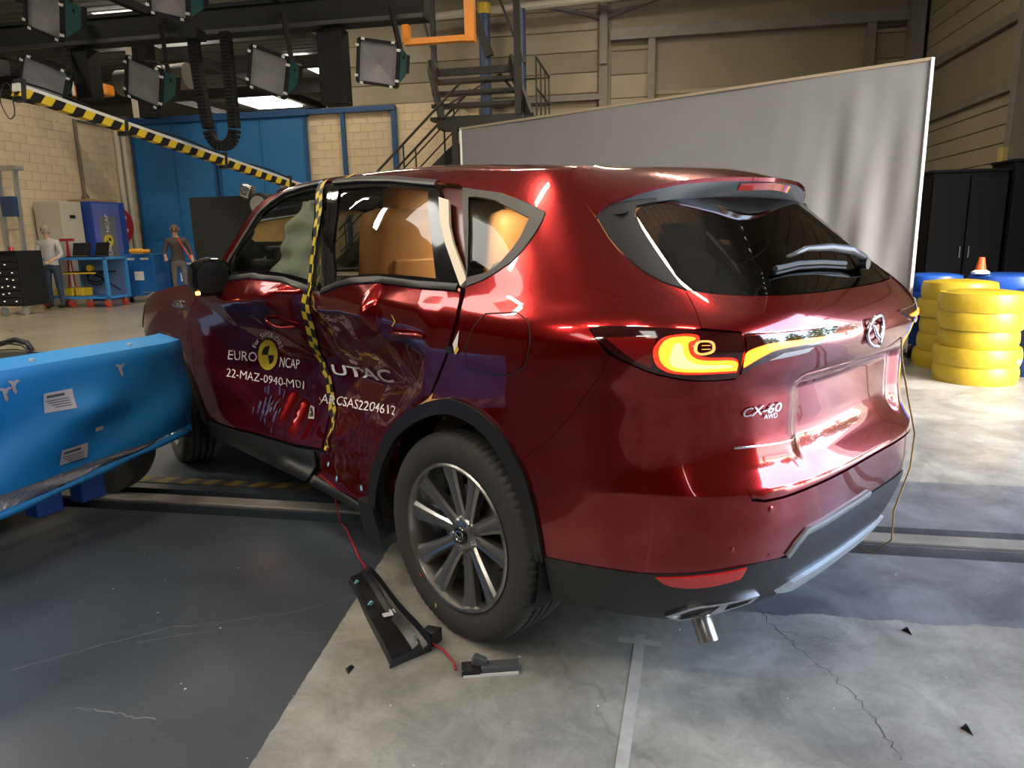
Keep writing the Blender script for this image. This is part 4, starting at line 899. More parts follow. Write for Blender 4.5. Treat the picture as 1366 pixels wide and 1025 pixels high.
decal('marker_dot',[(-.022+.012*math.cos(a),1.035+.012*math.sin(a)) for a in np.linspace(0,6.28,12)[:-1]],M_bprint,.004); decal('marker_flag',[(-.034,1.055),(-.050,1.10),(-.050,1.055),(-.040,1.03)],M_white,.004,S=base); decal('marker_flag',[(-.040,1.03),(-.050,1.055),(-.056,1.04),(-.046,1.022)],M_yel,.005,S=base)
# door handles: pull recess and bar
for S,sg,pos in ((SL,-1,(1.50,1.34,1.02,.985)),(SL,-1,(.33,.10,1.062,1.064)),(SR,1,(1.50,1.30,1.06,1.055)),(SR,1,(.42,.2,1.06,1.065))):
    t0,t1,z0,z1=pos; m=[]
    P=[np.array(on_body(S,t0+(t1-t0)*f,z0+(z1-z0)*f,.006+.028*math.sin(math.pi*f),sg)) for f in np.linspace(0,1,9)]
    mb=MB(); mb.tube(P,[.006]+[.0105]*7+[.006],8); mb.build('door_handle',M_red,car,smooth=True)
# ---------------------------------------------------------------- emblem, wiper, washer, exhaust, sensors
em=MB(); c=np.array([0,-.985,1.076])
em.tube([(.062*math.cos(a),-.012+.012*abs(math.cos(a)),.048*math.sin(a)) for a in np.linspace(0,2*math.pi,33)[:-1]],.0065,8,closed=True)
wing=[(-.055,.022),(-.035,.018),(-.015,-.012),(0,-.022),(.015,-.012),(.035,.018),(.055,.022)]
em.tube([(x,-.015+.010*abs(x)/.055,z) for x,z in wing],[.003,.006,.007,.006,.007,.006,.003],8)
em.build('emblem',M_chrome,gate,smooth=True,loc=(0,-.985,1.076))
def on_tail(x,z,off):
    lo,hi=-1.,0.
    for _ in range(40):
        m_=(lo+hi)/2
        if float(base(m_,z)[0])<-abs(x): hi=m_
        else: lo=m_
    t=np.array([(lo+hi)/2]);zz=np.array([z]);p=(base(t,zz)+surf_normals(base,t,zz,-1)*off)[0]
    if x>0: p[0]=-p[0]
    return p
wm=MB()
wp=[on_tail(x,z,o_) for x,z,o_ in ((.235,1.262,.035),(.16,1.283,.045),(.03,1.296,.045),(-.12,1.300,.04),(-.25,1.287,.03))]
wm.tube([tuple(p) for p in wp],[.013,.016,.013,.009,.006],10); wm.build('wiper_arm',mat('wiper_grey',(.11,.11,.115),.32,.3),gate,smooth=True)
wm=MB(); wm.tube([tuple(on_tail(x,z,.018)) for x,z in ((.10,1.262),(-.05,1.272),(-.2,1.275),(-.345,1.266))],.008,8); wm.tube([tuple(on_tail(x,z,.008)) for x,z in ((.10,1.256),(-.05,1.266),(-.2,1.269),(-.345,1.260))],.004,6); wm.build('wiper_blade',M_rub,gate)
wm=MB(); wm.disc(.020,.03,tuple(on_tail(.235,1.255,.02)),'y',16); wm.build('wiper_pivot',M_blk,gate,smooth=True,auto=40)
for sx in (-1,1):
    wm=MB(); wm.tube([(sx*.50,-.42,.30),(sx*.52,-.60,.29),(sx*.54,-.70,.262),(sx*.555,-.755,.215),(sx*.565,-.785,.165)],.031,16,caps=False); wm.tube([(sx*.52,-.60,.29),(sx*.54,-.70,.262),(sx*.555,-.755,.215),(sx*.565,-.785,.165)],.027,16,caps=False); wm.build('exhaust_pipe',mat('exhaust_steel',(.55,.54,.53),.28,1.,noise=(20,.5,(.35,.33,.31))),car,smooth=True)
for t,z in ((-.575,.519),(-.645,.63)):
    for sg in (-1,1):
        p=base(np.array([t]),np.array([z]))[0]; wm=MB(); nn=surf_normals(base,np.array([t]),np.array([z]),-1)[0]
        wm.lathe([(1e-4,.0006),(.010,.0006),(.0115,-.001)],16,'z'); o=wm.build('parking_sensor',M_red,car,smooth=True); o.location=(p[0]*-sg,p[1],p[2]); o.rotation_euler=Vector((nn[0]*-sg,nn[1],nn[2])).to_track_quat('Z','Y').to_euler()
wm=MB(); wm.box((-.05,-.895,.965),(.10,.03,.02),bev=.006); wm.build('gate_switch',M_blk,gate)
hp=MB(); hp.tube([(x,-.905-.004*math.cos(x*20),z) for x,z in ((-.155,.852),(-.15,.868),(-.13,.873),(-.03,.873),(-.01,.868),(-.005,.852),(-.01,.838),(-.03,.833),(-.13,.833),(-.15,.838))],.0035,6,closed=True); hp.build('plate_screw_boss',M_red,gate,smooth=True)
# ---------------------------------------------------------------- wheels
M_tyre=mat('tyre_rubber',(.032,.032,.032),.75,bump=(90,.15)); M_alloy=mat('gunmetal_alloy',(.36,.35,.34),.26,.95); M_disc=mat('brake_disc',(.25,.23,.21),.4,.9)
def make_wheel():
    r=bpy.data.objects.new('wheel',None); COL.objects.link(r); r.parent=car
    prof=[(.254,-.092,0),(.262,-.106,0),(.285,-.1165,0),(.315,-.119,0),(.342,-.115,0),(.358,-.107,1),(.3665,-.096,1),(.3695,-.082,1),(.3705,-.0635,1),(.361,-.0625,0),(.361,-.0535,0),(.3715,-.0525,0),(.372,-.0245,0),(.362,-.0235,0),(.362,-.0145,0),(.372,-.0135,0),(.372,.0135,0),(.362,.0145,0),(.362,.0235,0),(.372,.0245,0),(.3715,.0525,0),(.361,.0535,0),(.361,.0625,0),(.3705,.0635,1),(.3695,.082,1),(.3665,.096,1),(.358,.107,1),(.342,.115,0),(.315,.119,0),(.285,.1165,0),(.262,.106,0),(.254,.092,0)]
    n=320;K=len(prof);mb=MB();vs=[]
    for i in range(n):
        a=2*math.pi*i/n;d=.0045 if i%4==0 else 0
        for rr,h,sp_ in prof: q=rr-d*sp_; vs.append((h,q*math.cos(a),q*math.sin(a)))
    mb.add(vs,[(i*K+j,i*K+j+1,((i+1)%n)*K+j+1,((i+1)%n)*K+j) for i in range(n) for j in range(K-1)]); mb.build('tyre',M_tyre,r,smooth=True,auto=32)
    mb=MB(); mb.lathe([(.253,-.094),(.262,-.104),(.2635,-.112),(.258,-.1165),(.250,-.114),(.244,-.098),(.238,-.06),(.232,.0),(.232,.085),(.262,.10)],72,'x'); mb.build('rim_barrel',M_alloy,r,smooth=True,auto=30)
    sk=None
    st=[(.045,.025,-.068,.034),(.08,.023,-.074,.032),(.13,.024,-.082,.030),(.19,.029,-.092,.029),(.248,.038,-.104,.03)]
    mb=MB();vs=[]
    for rr,w,top,dp in st:
        for x,h in ((-w*1.1,top+dp),(-w,top+.007),(-w*.62,top),(-w*.15,top+.004),(w*.15,top+.004),(w*.62,top),(w,top+.007),(w*1.1,top+dp)): vs.append((h,x,rr))
    mb.add(vs,[(i*8+j,i*8+j+1,(i+1)*8+j+1,(i+1)*8+j) for i in range(4) for j in range(7)]+[tuple(range(8)),tuple(32+j for j in range(8))])
    for k in range(5):
        for e in (-1,1):
            o=mb.build('spoke',M_alloy,r,smooth=True,auto=28) if sk is None else link_copy(sk,r)
            sk=sk or o; o.rotation_euler=(math.radians(k*72+e*15.5+6),0,0)
    mb=MB(); mb.lathe([(.030,-.078),(.050,-.076),(.066,-.066),(.075,-.045),(.075,.0)],40,'x'); mb.build('hub',M_alloy,r,smooth=True,auto=35)
    nt0=None
    for k in range(5):
        if nt0 is None:
            mb=MB(); mb.disc(.011,.02,(-.070,0,.052),'x',6); nt0=mb.build('wheel_nut',M_chrome,r); o=nt0
        else: o=link_copy(nt0,r)
        o.rotation_euler=(math.radians(k*72+42),0,0)
    mb=MB(); mb.disc(.031,.012,(-.080,0,0),'x',28,bev=.003); mb.build('centre_cap',M_gloss,r,smooth=True,auto=40)
    mb=MB(); mb.tube([(-.088,.021*math.cos(a),.018*math.sin(a)) for a in np.linspace(0,6.283,25)[:-1]],.0018,6,closed=True); mb.tube([(-.089,.018,.008),(-.089,.006,-.003),(-.089,0,-.008),(-.089,-.006,-.003),(-.089,-.018,.008)],.002,6); mb.build('cap_emblem',M_chrome,r)
    mb=MB(); mb.lathe([(.06,-.015),(.165,-.015),(.165,.012),(.06,.012)],48,'x'); mb.build('brake_disc',M_disc,r,smooth=True,auto=40)
    mb=MB(); mb.lathe([(.10,-.035),(.178,-.035),(.178,.05),(.10,.05)],8,'x',a0=math.radians(150),a1=math.radians(205),closed=True); mb.build('brake_caliper',M_dark,r)
    mb=MB(); mb.box((-.1185,.10,-.285),(.002,.006,.014),bev=.0008); mb.build('yellow_dot',M_yel,r)
    mb=MB(); mb.disc(.0055,.002,(-.1135,.19,-.20),'x',10); mb.build('red_dot',mat('red_dot_paint',(.5,.02,.03),.5),r)
    return r
w0=make_wheel(); w0.location=(-.812,0.0,.370); w0.rotation_euler=(0,math.radians(1.6),math.radians(1.5)); w0['label']='nearest rear wheel with grey alloy spokes'
for (x,y,rz,lab) in ((.812,0,math.pi,'far rear wheel'),(-.80,2.87,math.radians(-8),'front wheel beside the barrier'),(.812,2.87,math.pi,'far front wheel')):
    r=w0.copy(); COL.objects.link(r); r.parent=car; r.location=(x,y,.372); r.rotation_euler=(0,0,rz); r['label']=lab
    for ch in w0.children: link_copy(ch,r)
ip=MB(); ip.add([(-.86,.44,.40),(-.86,.50,.40),(-.87,.47,.62),(-.87,.36,.74),(-.87,.30,.74),(-.86,.40,.60)],[(0,1,2,5),(5,2,3,4)]); ip.build('inner_arch_flange',M_red,car,fixn=False)
ip=MB(); ip.disc(.010,.006,(-.875,.425,.60),'x',12); ip.build('paint_dot',M_bdot,car)
# ---------------------------------------------------------------- interior
def pad(name,c,d,m,parent,bev=.05,rx=0.):
    mb=MB(); mb.box((0,0,0),d,bev=bev); o=mb.build(name,m,parent,smooth=True); o.location=c; o.rotation_euler=(rx,0,0); return o
for sx in (-1,1):
    b=pad('front_seat_backrest',(sx*.37,.98,1.06),(.54,.16,.92),M_tan,car,.07,math.radians(10)); pad('seat_pocket',(0,-.085,.02),(.32,.02,.46),M_tan,b,.008); pad('front_seat_cushion',(sx*.37,1.45,.62),(.52,.52,.16),M_tan,car,.06); pad('headrest',(sx*.37,.94,1.53),(.27,.11,.20),M_tan,car,.045,math.radians(10))
    pad('rear_headrest',(sx*.37,.0,1.34),(.26,.10,.17),M_tan,car,.04)
pad('rear_seat_backrest',(0,.10,1.0),(1.34,.16,.62),M_tan,car,.06,math.radians(16)); pad('rear_seat_cushion',(0,.45,.62),(1.36,.55,.18),M_tan,car,.06)
pad('side_airbag',(.66,.52,1.38),(.05,.95,.42),M_tan,car,.02); pad('side_airbag',(.60,1.45,1.42),(.05,.7,.36),M_airbag,car,.02)
pad('dashboard',(0,2.10,1.02),(1.3,.36,.24),M_blk,car,.06); pad('inner_trim',(.72,1.0,.9),(.04,2.4,.55),M_blk,car,.01); pad('inner_trim',(-.60,1.4,.75),(.03,1.5,.45),M_blk,car,.01)
ab=MB(); ab.grid(lambda u,v:(-.60+.03*math.sin(u*9)*math.sin(v*7)-.13*(1-v)+.012*math.sin(v*23),1.26+.50*u*(1-.45*v)+.02*math.sin(v*11),1.15+.42*v),22,24); ab.build('curtain_airbag',M_airbag,car,smooth=True)
ab=MB(); ab.grid(lambda u,v:(-.62+.34*u,2.26-.12*math.sin(math.pi*v)+.02*math.sin(9*u),1.14+.20*v+.03*math.sin(math.pi*u)),12,10); ab.build('front_airbag',M_airbag,car,smooth=True)
bx=MB(); bx.box((-.55,2.03,1.23),(.16,.26,.11),bev=.03); bx.box((-.54,1.97,1.31),(.10,.12,.09),bev=.02); bx.tube([(-.60,2.18,1.22),(-.62,2.26,1.22)],.045,12); bx.build('onboard_camera',M_dark,car)
hl=MB(); T,Sg=np.meshgrid(np.linspace(-.2,1.7,16),np.linspace(0.02,1,8),indexing='ij'); PL=roof(T,Sg)-np.array([0,0,.05]); PR=roof(T,Sg,1)-np.array([0,0,.05]); rows=np.concatenate([PL,PR[:,-2::-1]],1); n_,m_=rows.shape[:2]
hl.add([tuple(p) for p in rows.reshape(-1,3)],[(i*m_+j,(i+1)*m_+j,(i+1)*m_+j+1,i*m_+j+1) for i in range(n_-1) for j in range(m_-1)]); hl.build('headliner',mat('headliner_cloth',(.20,.18,.15),.9),car)
dl=bpy.data.lights.new('cabin_fill_light','AREA'); dl.size=.22; dl.energy=12; dl.color=(1,.80,.55); do_=bpy.data.objects.new('cabin_fill_light',dl); COL.objects.link(do_); do_.parent=car; do_.location=(0,.62,1.60)  # added fill lamp, brightens the seats behind the side glass
dm_=MB(); dm_.box((0,.62,1.615),(.26,.16,.02),bev=.006); dm_.build('cabin_fill_plate',M_trimlt,car)  # plate added above the fill lamp
# trailing measurement cable behind the bumper on the far side
wm=MB(); wm.tube([(.30,-.965,1.02),(.29,-.975,.95),(.36,-.985,.80),(.42,-1.0,.66),(.44,-.99,.52),(.34,-.98,.38),(.38,-.97,.25),(.55,-.85,.10),(.75,-.70,.02),(.66,-.64,.008)],.003,6); wm.build('trailing_cable',mat('cable_ochre',(.34,.22,.06),.5),car,smooth=True)
# ================================================================== THINGS IN THE HALL
M_yell=mat('safety_yellow',(.62,.43,.02),.5); M_blk2=mat('flat_black',(.007,.007,.0075),.7,spec=.3); M_alu=mat('aluminium',(.45,.45,.44),.4,.7); M_galv=mat('pale_grey_paint',(.55,.54,.52),.5)
M_orange=mat('orange_paint',(.60,.20,.012),.5); M_teal=mat('teal_paint',(.006,.055,.055),.5); M_bplas=mat('blue_plastic',(.012,.07,.36),.35); M_cart=mat('light_blue_paint',(.04,.22,.55),.4)
M_redp=mat('red_paint_flat',(.35,.012,.02),.4); M_bluebar=mat('barrier_blue',(.006,.24,.62),.5,noise=(3,.5,(.006,.20,.54)),bump=(9,.25)); M_scr=mat('barrier_bare_metal',(.50,.49,.50),.45,.4)
M_honey=mat('honeycomb_foil',(.48,.46,.45),.35,.7,bump=(70,1.0))
# ---- crash barrier on its trolley: face runs from the car door out to the camera's left
P0=Vector((-.955,2.30,0)); P1=Vector((-1.90,1.94,0)); dx=(P1-P0).normalized(); L_=2.3; nrm=Vector((-dx.y,dx.x,0)); 
if nrm.y>0: nrm=-nrm          # normal of the face, towards the camera side
bar=thing('impact_barrier','blue deformable impact barrier pressed against the front door of the red car','barrier',P0)
r4=random.Random(3)
def bulge(s,z):
    e=.025*math.sin(s*3.1+.4)*math.exp(-((z-.52)/.16)**2)+.035*math.exp(-((s-.62)/.13)**2-((z-.60)/.07)**2)-.03*math.exp(-((s-.52)/.12)**2-((z-.50)/.06)**2)+.02*math.sin(9*s+14*z)*math.exp(-((z-.5)/.2)**2)
    e-=.09*max(0,(z-.79)/.09)**2*.5
    if s<.16: e-= .05*((.16-s)/.16)**2
    return e
def face(s,z,o=0.): p=P0+dx*s+nrm*(bulge(s,z)+o); return (p.x-P0.x,p.y-P0.y,z)
zb=lambda s:.35-.03*s+.01*math.sin(5*s)+(.05*max(0,.35-s))
mb=MB(); mb.grid(lambda u,v:face(u*L_,zb(u*L_)+(.85-zb(u*L_))*v),70,26); mb.build('face_sheet',M_bluebar,bar,smooth=True)
top=MB(); top.grid(lambda u,v:tuple(Vector(face(u*L_,.85))*(1-v)+(Vector(face(u*L_,.85))-nrm*.16+Vector((0,0,.03)))*v),40,3); top.build('top_sheet',M_bluebar,bar,smooth=True)
hc=MB(); hc.grid(lambda u,v:face(.22+u*(L_-.22),zb(.22+u*(L_-.22))-(.012+.075*min(1,u*2.2))*v,-.012+.02*math.sin(37*u+5*v)*.3),90,4); hc.build('honeycomb_core',M_honey,bar,smooth=True)
lp=MB(); lp.tube([face(.05+(L_-.05)*u,zb(.05+(L_-.05)*u)-.025-.075*min(1,max(0,u*2.2-.15)),.012) for u in np.linspace(0,1,40)],[.008]+[.016+.004*math.sin(i*.9) for i in range(39)],8); lp.build('lower_lip',M_bluebar,bar,smooth=True)
bk=MB(); bk.grid(lambda u,v:tuple(Vector(face(u*L_,.28))*0+Vector((dx.x*u*L_-nrm.x*.25,dx.y*u*L_-nrm.y*.25,.28+.55*v))),4,2); bk.build('back_plate',M_bluebar,bar)
en=MB(); en.add([face(0,.32),face(0,.85),tuple(Vector(face(0,.85))-nrm*.16+Vector((0,0,.03))),tuple(Vector(face(0,.32))-nrm*.2)],[(0,1,2,3)]); en.build('end_sheet',M_bluebar,bar)
def flat(name,s0,s1,z0,z1,m,off=.006,sk=0.):
    q=MB(); q.grid(lambda u,v:face(s0+(s1-s0)*u+sk*v,z0+(z1-z0)*v,off),6,4); return q.build(name,m,bar,smooth=True)
M_paper=mat('label_paper_grey',(.52,.50,.54),.6); M_pr=mat('label_ink',(.08,.08,.10),.6)
for (s0,s1,z0,z1) in ((.70,.83,.625,.715),(.66,.80,.362,.435)):
    flat('paper_label',s0,s1,z0,z1,M_paper,.006,-.012); flat('label_print',s0+.03,s1-.02,z1-.024,z1-.012,M_pr,.009,-.002)
    for q in range(4): flat('label_print',s0+.015,s1-.012-.012*q,z1-.040-.011*q,z1-.036-.011*q,M_pr,.009)
flat('label_tag',.55,.60,.475,.495,mat('cream_tag',(.55,.52,.42),.6))
for s,z,a in ((.40,.775,.0),(.95,.765,.3),(.91,.79,0)):
    q=MB(); pts=[(0,.006),(.012,.013),(.028,.008),(.046,.015),(.056,.008),(.043,.0),(.041,-.018),(.037,-.042),(.028,-.052),(.021,-.038),(.027,-.02),(.019,-.003)]; q.add([face(s+x,z+y,.005) for x,y in pts],[tuple(range(len(pts)))]); q.build('bare_tear',M_scr,bar,fixn=False)
for s in (.30,.80,1.3):
    q=MB(); p=Vector(face(s,.85))-nrm*.06+Vector((0,0,.008)); q.tube([p,p+Vector((0,0,.014))],.012,8); q.build('rivet',M_galv,bar)
for s in (.62,.84,1.5):
    q=MB(); c=dx*s-nrm*.10; q.box((c.x,c.y,.18),(.13,.10,.12),Matrix.Rotation(math.atan2(dx.y,dx.x),3,'Z'),bev=.01); q.box((c.x,c.y,.26),(.08,.06,.10),Matrix.Rotation(math.atan2(dx.y,dx.x),3,'Z')); q.build('bracket',M_bplas,bar)
tl=bar
q=MB(); ca=dx*1.5-nrm*.9; q.box((ca.x,ca.y,.32),(2.2,1.0,.14),Matrix.Rotation(math.atan2(dx.y,dx.x),3,'Z'),bev=.02); q.build('trolley_frame',M_dark,tl)
for s,dn in ((.30,.42),(2.3,.42),(.6,1.4),(2.3,1.4)):
    q=MB(); q.lathe([(.12,-.09),(.22,-.09),(.27,-.075),(.28,-.05),(.28,.05),(.27,.075),(.22,.09),(.12,.09)],40,'x',closed=False); q.disc(.13,.12,(0,0,0),'x',24); o=q.build('trolley_wheel',M_tyre,tl,smooth=True,auto=40); c=dx*s-nrm*dn; o.location=(c.x,c.y,.281); o.rotation_euler=(0,0,math.atan2(dx.y,dx.x)+math.radians(20))
# ---- striped boom reaching from the lamp rig over the car
A_,B_=Vector((-8.0,8.3,3.33)),Vector((-7.31,14.5,2.44))
bo=hthing('striped_boom','long sloping yellow and black striped beam with a white top above the car','boom',A_.x,A_.y,A_.z)
d=B_-A_; Lb=d.length; u=d.normalized(); sd_=u.cross(Vector((0,0,1))).normalized(); up=sd_.cross(u)
q=MB(); nS=40
for i in range(nS):
    for j,(f0,f1) in enumerate(((-.5,.5),)):
        a0=i/nS*Lb;a1=(i+1)/nS*Lb; sk=.07
        pts=[]
        for (aa,h) in ((a0,-.085),(a1,-.085),(a1+sk,.03),(a0+sk,.03)): pts.append(u*aa+up*h+sd_*.062)
        pts2=[p-sd_*.124 for p in pts]
        q.add(pts,[(0,1,2,3)],i%2); q.add(pts2,[(3,2,1,0)],i%2)
        q.add([u*a0-up*.085+sd_*.062,u*a1-up*.085+sd_*.062,u*a1-up*.085-sd_*.062,u*a0-up*.085-sd_*.062],[(0,1,2,3)],i%2)
q.build('striped_side',[M_yell,M_blk2],bo,fixn=False)
q=MB(); q.bar(u*.02+up*.025,u*Lb+up*.025,.12,.10,up=up); q.build('white_core',mat('boom_white',(.62,.60,.56),.5),bo)
q=MB(); q.tube([u*(Lb*f)+up*(.10+.03*math.sin(f*17))+sd_*.03 for f in np.linspace(.02,1,30)],.014,6); q.build('cable',M_blk2,bo)
for f in (.012,.27,.62,.93):
    q=MB(); q.bar(u*(Lb*f-.03),u*(Lb*f+.03),.15,.28,up=up); q.build('strap',M_dark,bo)
# cables and camera pod hanging at the boom head
pod=hthing('camera_pod','small dark camera pod with loose cables at the upper end of the striped boom','camera',-8.22,8.3,3.55)
q=MB(); q.box((0,0,.05),(.22,.22,.18),bev=.02); q.build('body',M_dark,pod); q=MB(); q.tube([(0,-.1,.05),(.0,-.22,.03)],.06,14); q.build('lens',M_blk2,pod)
q=MB(); q.tube([(.05+.16*math.sin(a)*(.6+.1*math.sin(3*a)),.05,-.35+.22*math.cos(a)) for a in np.linspace(0,10.5,40)],.008,5); q.build('cable_loop',M_dark,pod)
q=MB(); q.box((-.06,-.1,.16),(.08,.03,.04)); q.build('yellow_tag',M_yell,pod)
# ---- lighting rig: girder, hangers, floodlights
GB=11.3
rig=hthing('rig_girder','black steel girder of the lighting rig crossing under the roof','girder',-9,GB,4.6)
q=MB(); q.box((.0,0,.40),(11.2,.36,.06)); q.box((0,0,.03),(11.2,.36,.06)); q.box((0,0,.21),(11.2,.26,.36)); q.build('beam',M_blk2,rig)
q=MB(); q.box((0,-.25,.0),(11.2,.04,.06)); q.build('cable_tray',M_dark,rig)
for (x,w_,h_,lab) in ((-.4,.3,.8,'short black post hanging from the rig girder near the boom head'),(4.05,.42,1.12,'wide black post hanging from the rig girder before the brick wall')):
    q=MB(); q.box((0,0,-h_/2),(w_,.3,h_),bev=.02); tag(q.build('rig_post',M_blk2,loc=H(-9+x,GB,4.565),rotz=ANG),lab,'post','rig posts')
rig2=hthing('rig_girder','second black girder of the lighting rig, higher and nearer the camera','girder',-8.4,8.9,4.95)
q=MB(); q.box((0,0,.1),(8,.2,.2)); q.build('beam',M_blk2,rig2)
for x in (-1.0,.3,2.6):
    q=MB(); q.bar((x,0,.1),(x+.2,2.05,.0),.12,.12); q.build('cross_arm',M_blk2,rig2)
M_face=mat('flood_panel',(.56,.56,.57),.30,.75,noise=(2.5,.6,(.30,.30,.32)))
def flood(a,b,z,label,yaw,tilt=25,roll=14,arm=.9):
    t=hthing('floodlight',label,'floodlight',a,b,z,group='rig floodlights')
    R=Matrix.Rotation(math.radians(yaw),3,'Z')@Matrix.Rotation(math.radians(tilt),3,'X')@Matrix.Rotation(math.radians(roll),3,'Y')
    def pt(x,y,zz): return R@Vector((x,y,zz))
    w,h=.30,.27
    q=MB(); q.add([pt(-w,0,-h),pt(w,0,-h),pt(w,0,h),pt(-w,0,h),pt(0,.02,-.02)],[(0,1,4),(1,2,4),(2,3,4),(3,0,4)]); q.build('reflector',M_face,t,fixn=False)
    q=MB()
    for x0,z0,x1,z1 in ((-w,-h,w,-h),(w,-h,w,h),(w,h,-w,h),(-w,h,-w,-h)): q.bar(pt(x0*1.06,-.01,z0*1.06),pt(x1*1.06,-.01,z1*1.06),.04,.06,up=R@Vector((0,1,0)))
    q.build('frame',M_blk2,t)
    for x,zz in ((-.8,1.08),(.8,1.08),(-.8,-1.08),(.8,-1.08),(1.09,.75),(1.09,-.75),(-1.09,.75),(-1.09,-.75)):
        q=MB(); q.box(pt(x*w,-.035,zz*h),(.05,.03,.035),R); q.build('clip',M_galv,t)
    q=MB(); q.add([pt(-w,.02,-h),pt(w,.02,-h),pt(w,.02,h),pt(-w,.02,h),pt(-w*.2+.1,.36,-h*.5),pt(w*.9,.36,-h*.5),pt(w*.9,.36,h*.6),pt(-w*.2+.1,.36,h*.6)],[(0,1,5,4),(1,2,6,5),(2,3,7,6),(3,0,4,7),(4,5,6,7)]); q.build('housing',M_teal,t)
    q=MB(); q.box(pt(.16,.42,.02),(.22,.12,.26),R,bev=.015); q.build('ballast',M_blk2,t)
    q=MB(); q.bar(pt(.28,.2,.1),pt(.28,.2,.1)+Vector((-.25,.3,arm)),.06,.06); q.build('bracket',M_blk2,t)
    return t
flood(-3.92,10.5,3.85,'grey faced floodlight with teal housing, rightmost on the rig beside the stairs',-8,10,12,.8)
flood(-5.65,10.5,3.83,'grey faced floodlight on the rig between the cable chain and the black post',-8,14,22)
flood(-7.75,10.5,3.80,'grey faced floodlight on the rig left of the cable chain',-8,14,24)
flood(-9.55,10.5,3.92,'floodlight on the rig partly hidden by the head of the striped boom',20,20,24,.6)
flood(-8.55,9.6,4.62,'upper floodlight on the rig cut by the top edge of the picture',-8,14,24,.5)
flood(-6.55,9.6,4.72,'upper floodlight above the cable chain cut by the top edge',-8,12,16,.5)
flood(-10.3,9.6,4.65,'upper floodlight in the far upper corner of the rig',18,15,20,.5)
# duct and coiled cable on the girder
q=MB(); q.tube([(-.5,0,0),(.9,0,.05)],.22,18); q.tube([(.35+.26*math.cos(a),-.26,.02+.26*math.sin(a)) for a in np.linspace(0,12.4,50)],.014,5); tag(q.build('air_duct',mat('duct_grey',(.16,.15,.13),.6),loc=H(-9.0,12.2,4.2),rotz=ANG,smooth=True,auto=50),'short grey round duct with a coiled hose behind the girder','duct')
# drag chain: links each a piece
ch=hthing('cable_chain','black drag chain hanging in a long loop from the rig girder','cable chain',-6.9,10.8,4.5)
path=[]; 
for i in range(0,24): path.append((-.13+.10*(i/23)**2,0,-.1-1.25*i/23))
for i in range(1,14):
    a=math.pi+math.pi*i/14; path.append((.195+.225*math.cos(a)-.0,0,-1.38+.27*math.sin(a)))
for i in range(0,27): path.append((.42+.0*i,0,-1.36+1.35*i/26))
lk=MB(); lk.box((0,-.0,0),(.155,.13,.052),bev=.008); lk.box((0,-.072,0),(.10,.02,.02)); src=None
for i,p in enumerate(path):
    n_=path[min(i+1,len(path)-1)];p_=path[max(i-1,0)]; ang=math.atan2(n_[0]-p_[0],n_[2]-p_[2])
    o=lk.build('chain_link',M_blk2,ch) if src is None else link_copy(src,ch); src=src or o
    o.location=p; o.rotation_euler=(0,ang,0)
q=MB(); q.box((-.14,0,.0),(.3,.25,.14)); q.build('mount',M_blk2,ch)
# orange hoist frame, orange fittings and pale post by the partition
q=MB(); q.box((-.5,0,0),(1.02,.12,.08)); q.box((-.98,0,.12),(.10,.12,.24)); q.box((0,0,.55),(.14,.14,1.2)); tag(q.build('overhead_hoist',M_orange,loc=H(-2.66,11,4.22),rotz=ANG),'orange painted hoist bracket at the end of the rig','hoist')
ov=hthing('hoist_trolley','orange hoist trolley seen far behind the striped boom','hoist',-12.4,15.0,4.72)
q=MB(); q.box((0,0,0),(.9,.3,.24),bev=.04); q.build('body',M_orange,ov)
for i in range(4):
    q=MB(); q.tube([(-.35+.22*i,-.18,-.1),(-.35+.22*i,-.18,.22)],.03,8); q.build('roller',M_galv,ov)
q=MB(); q.box((0,0,.9),(.42,.3,1.8)); po_=q.build('support_post',M_blk2,loc=H(-11.9,16.2,4.3),rotz=ANG); tag(po_,'dark roof post standing above the blue door corner','post')
q=MB(); q.box((-.27,-.06,.9),(.16,.2,1.8)); q.build('pale_face',M_beam,po_)
# hanging thin cord
# ---- stairs: steel stair tower
stt=hthing('steel_stairs','dark steel staircase with open treads and thin handrails behind the grey screen','stairs',0,0,0)
M_st=mat('stair_steel',(.03,.029,.027),.55)
SB=14.6
def part(name,fn,m=M_st): q=MB(); fn(q); return q.build(name,m,stt)
# upper flight: treads rise towards the wall
for i in range(4):
    f=i/3; part('tread',lambda q:q.box((-3.62-.19*f*1.0+.12,SB+.32*i,3.66+.30*i),(1.75,.28,.07)))
part('stringer',lambda q:q.bar((-4.10,SB-.2,3.55),(-4.75,SB+1.2,4.95),.07,.30))
part('stringer',lambda q:q.bar((-2.33,SB-.2,3.55),(-2.98,SB+1.2,4.95),.07,.30))
part('landing',lambda q:q.box((-3.2,SB-.1,3.52),(1.95,.5,.16)))
part('landing_beam',lambda q:q.box((-3.75,SB+1.1,4.78),(1.75,.1,.14)))
part('post',lambda q:q.box((-3.83,SB-.3,1.75),(.11,.11,3.6)))
part('post',lambda q:q.box((-2.3,SB-.3,1.75),(.11,.11,3.6)))
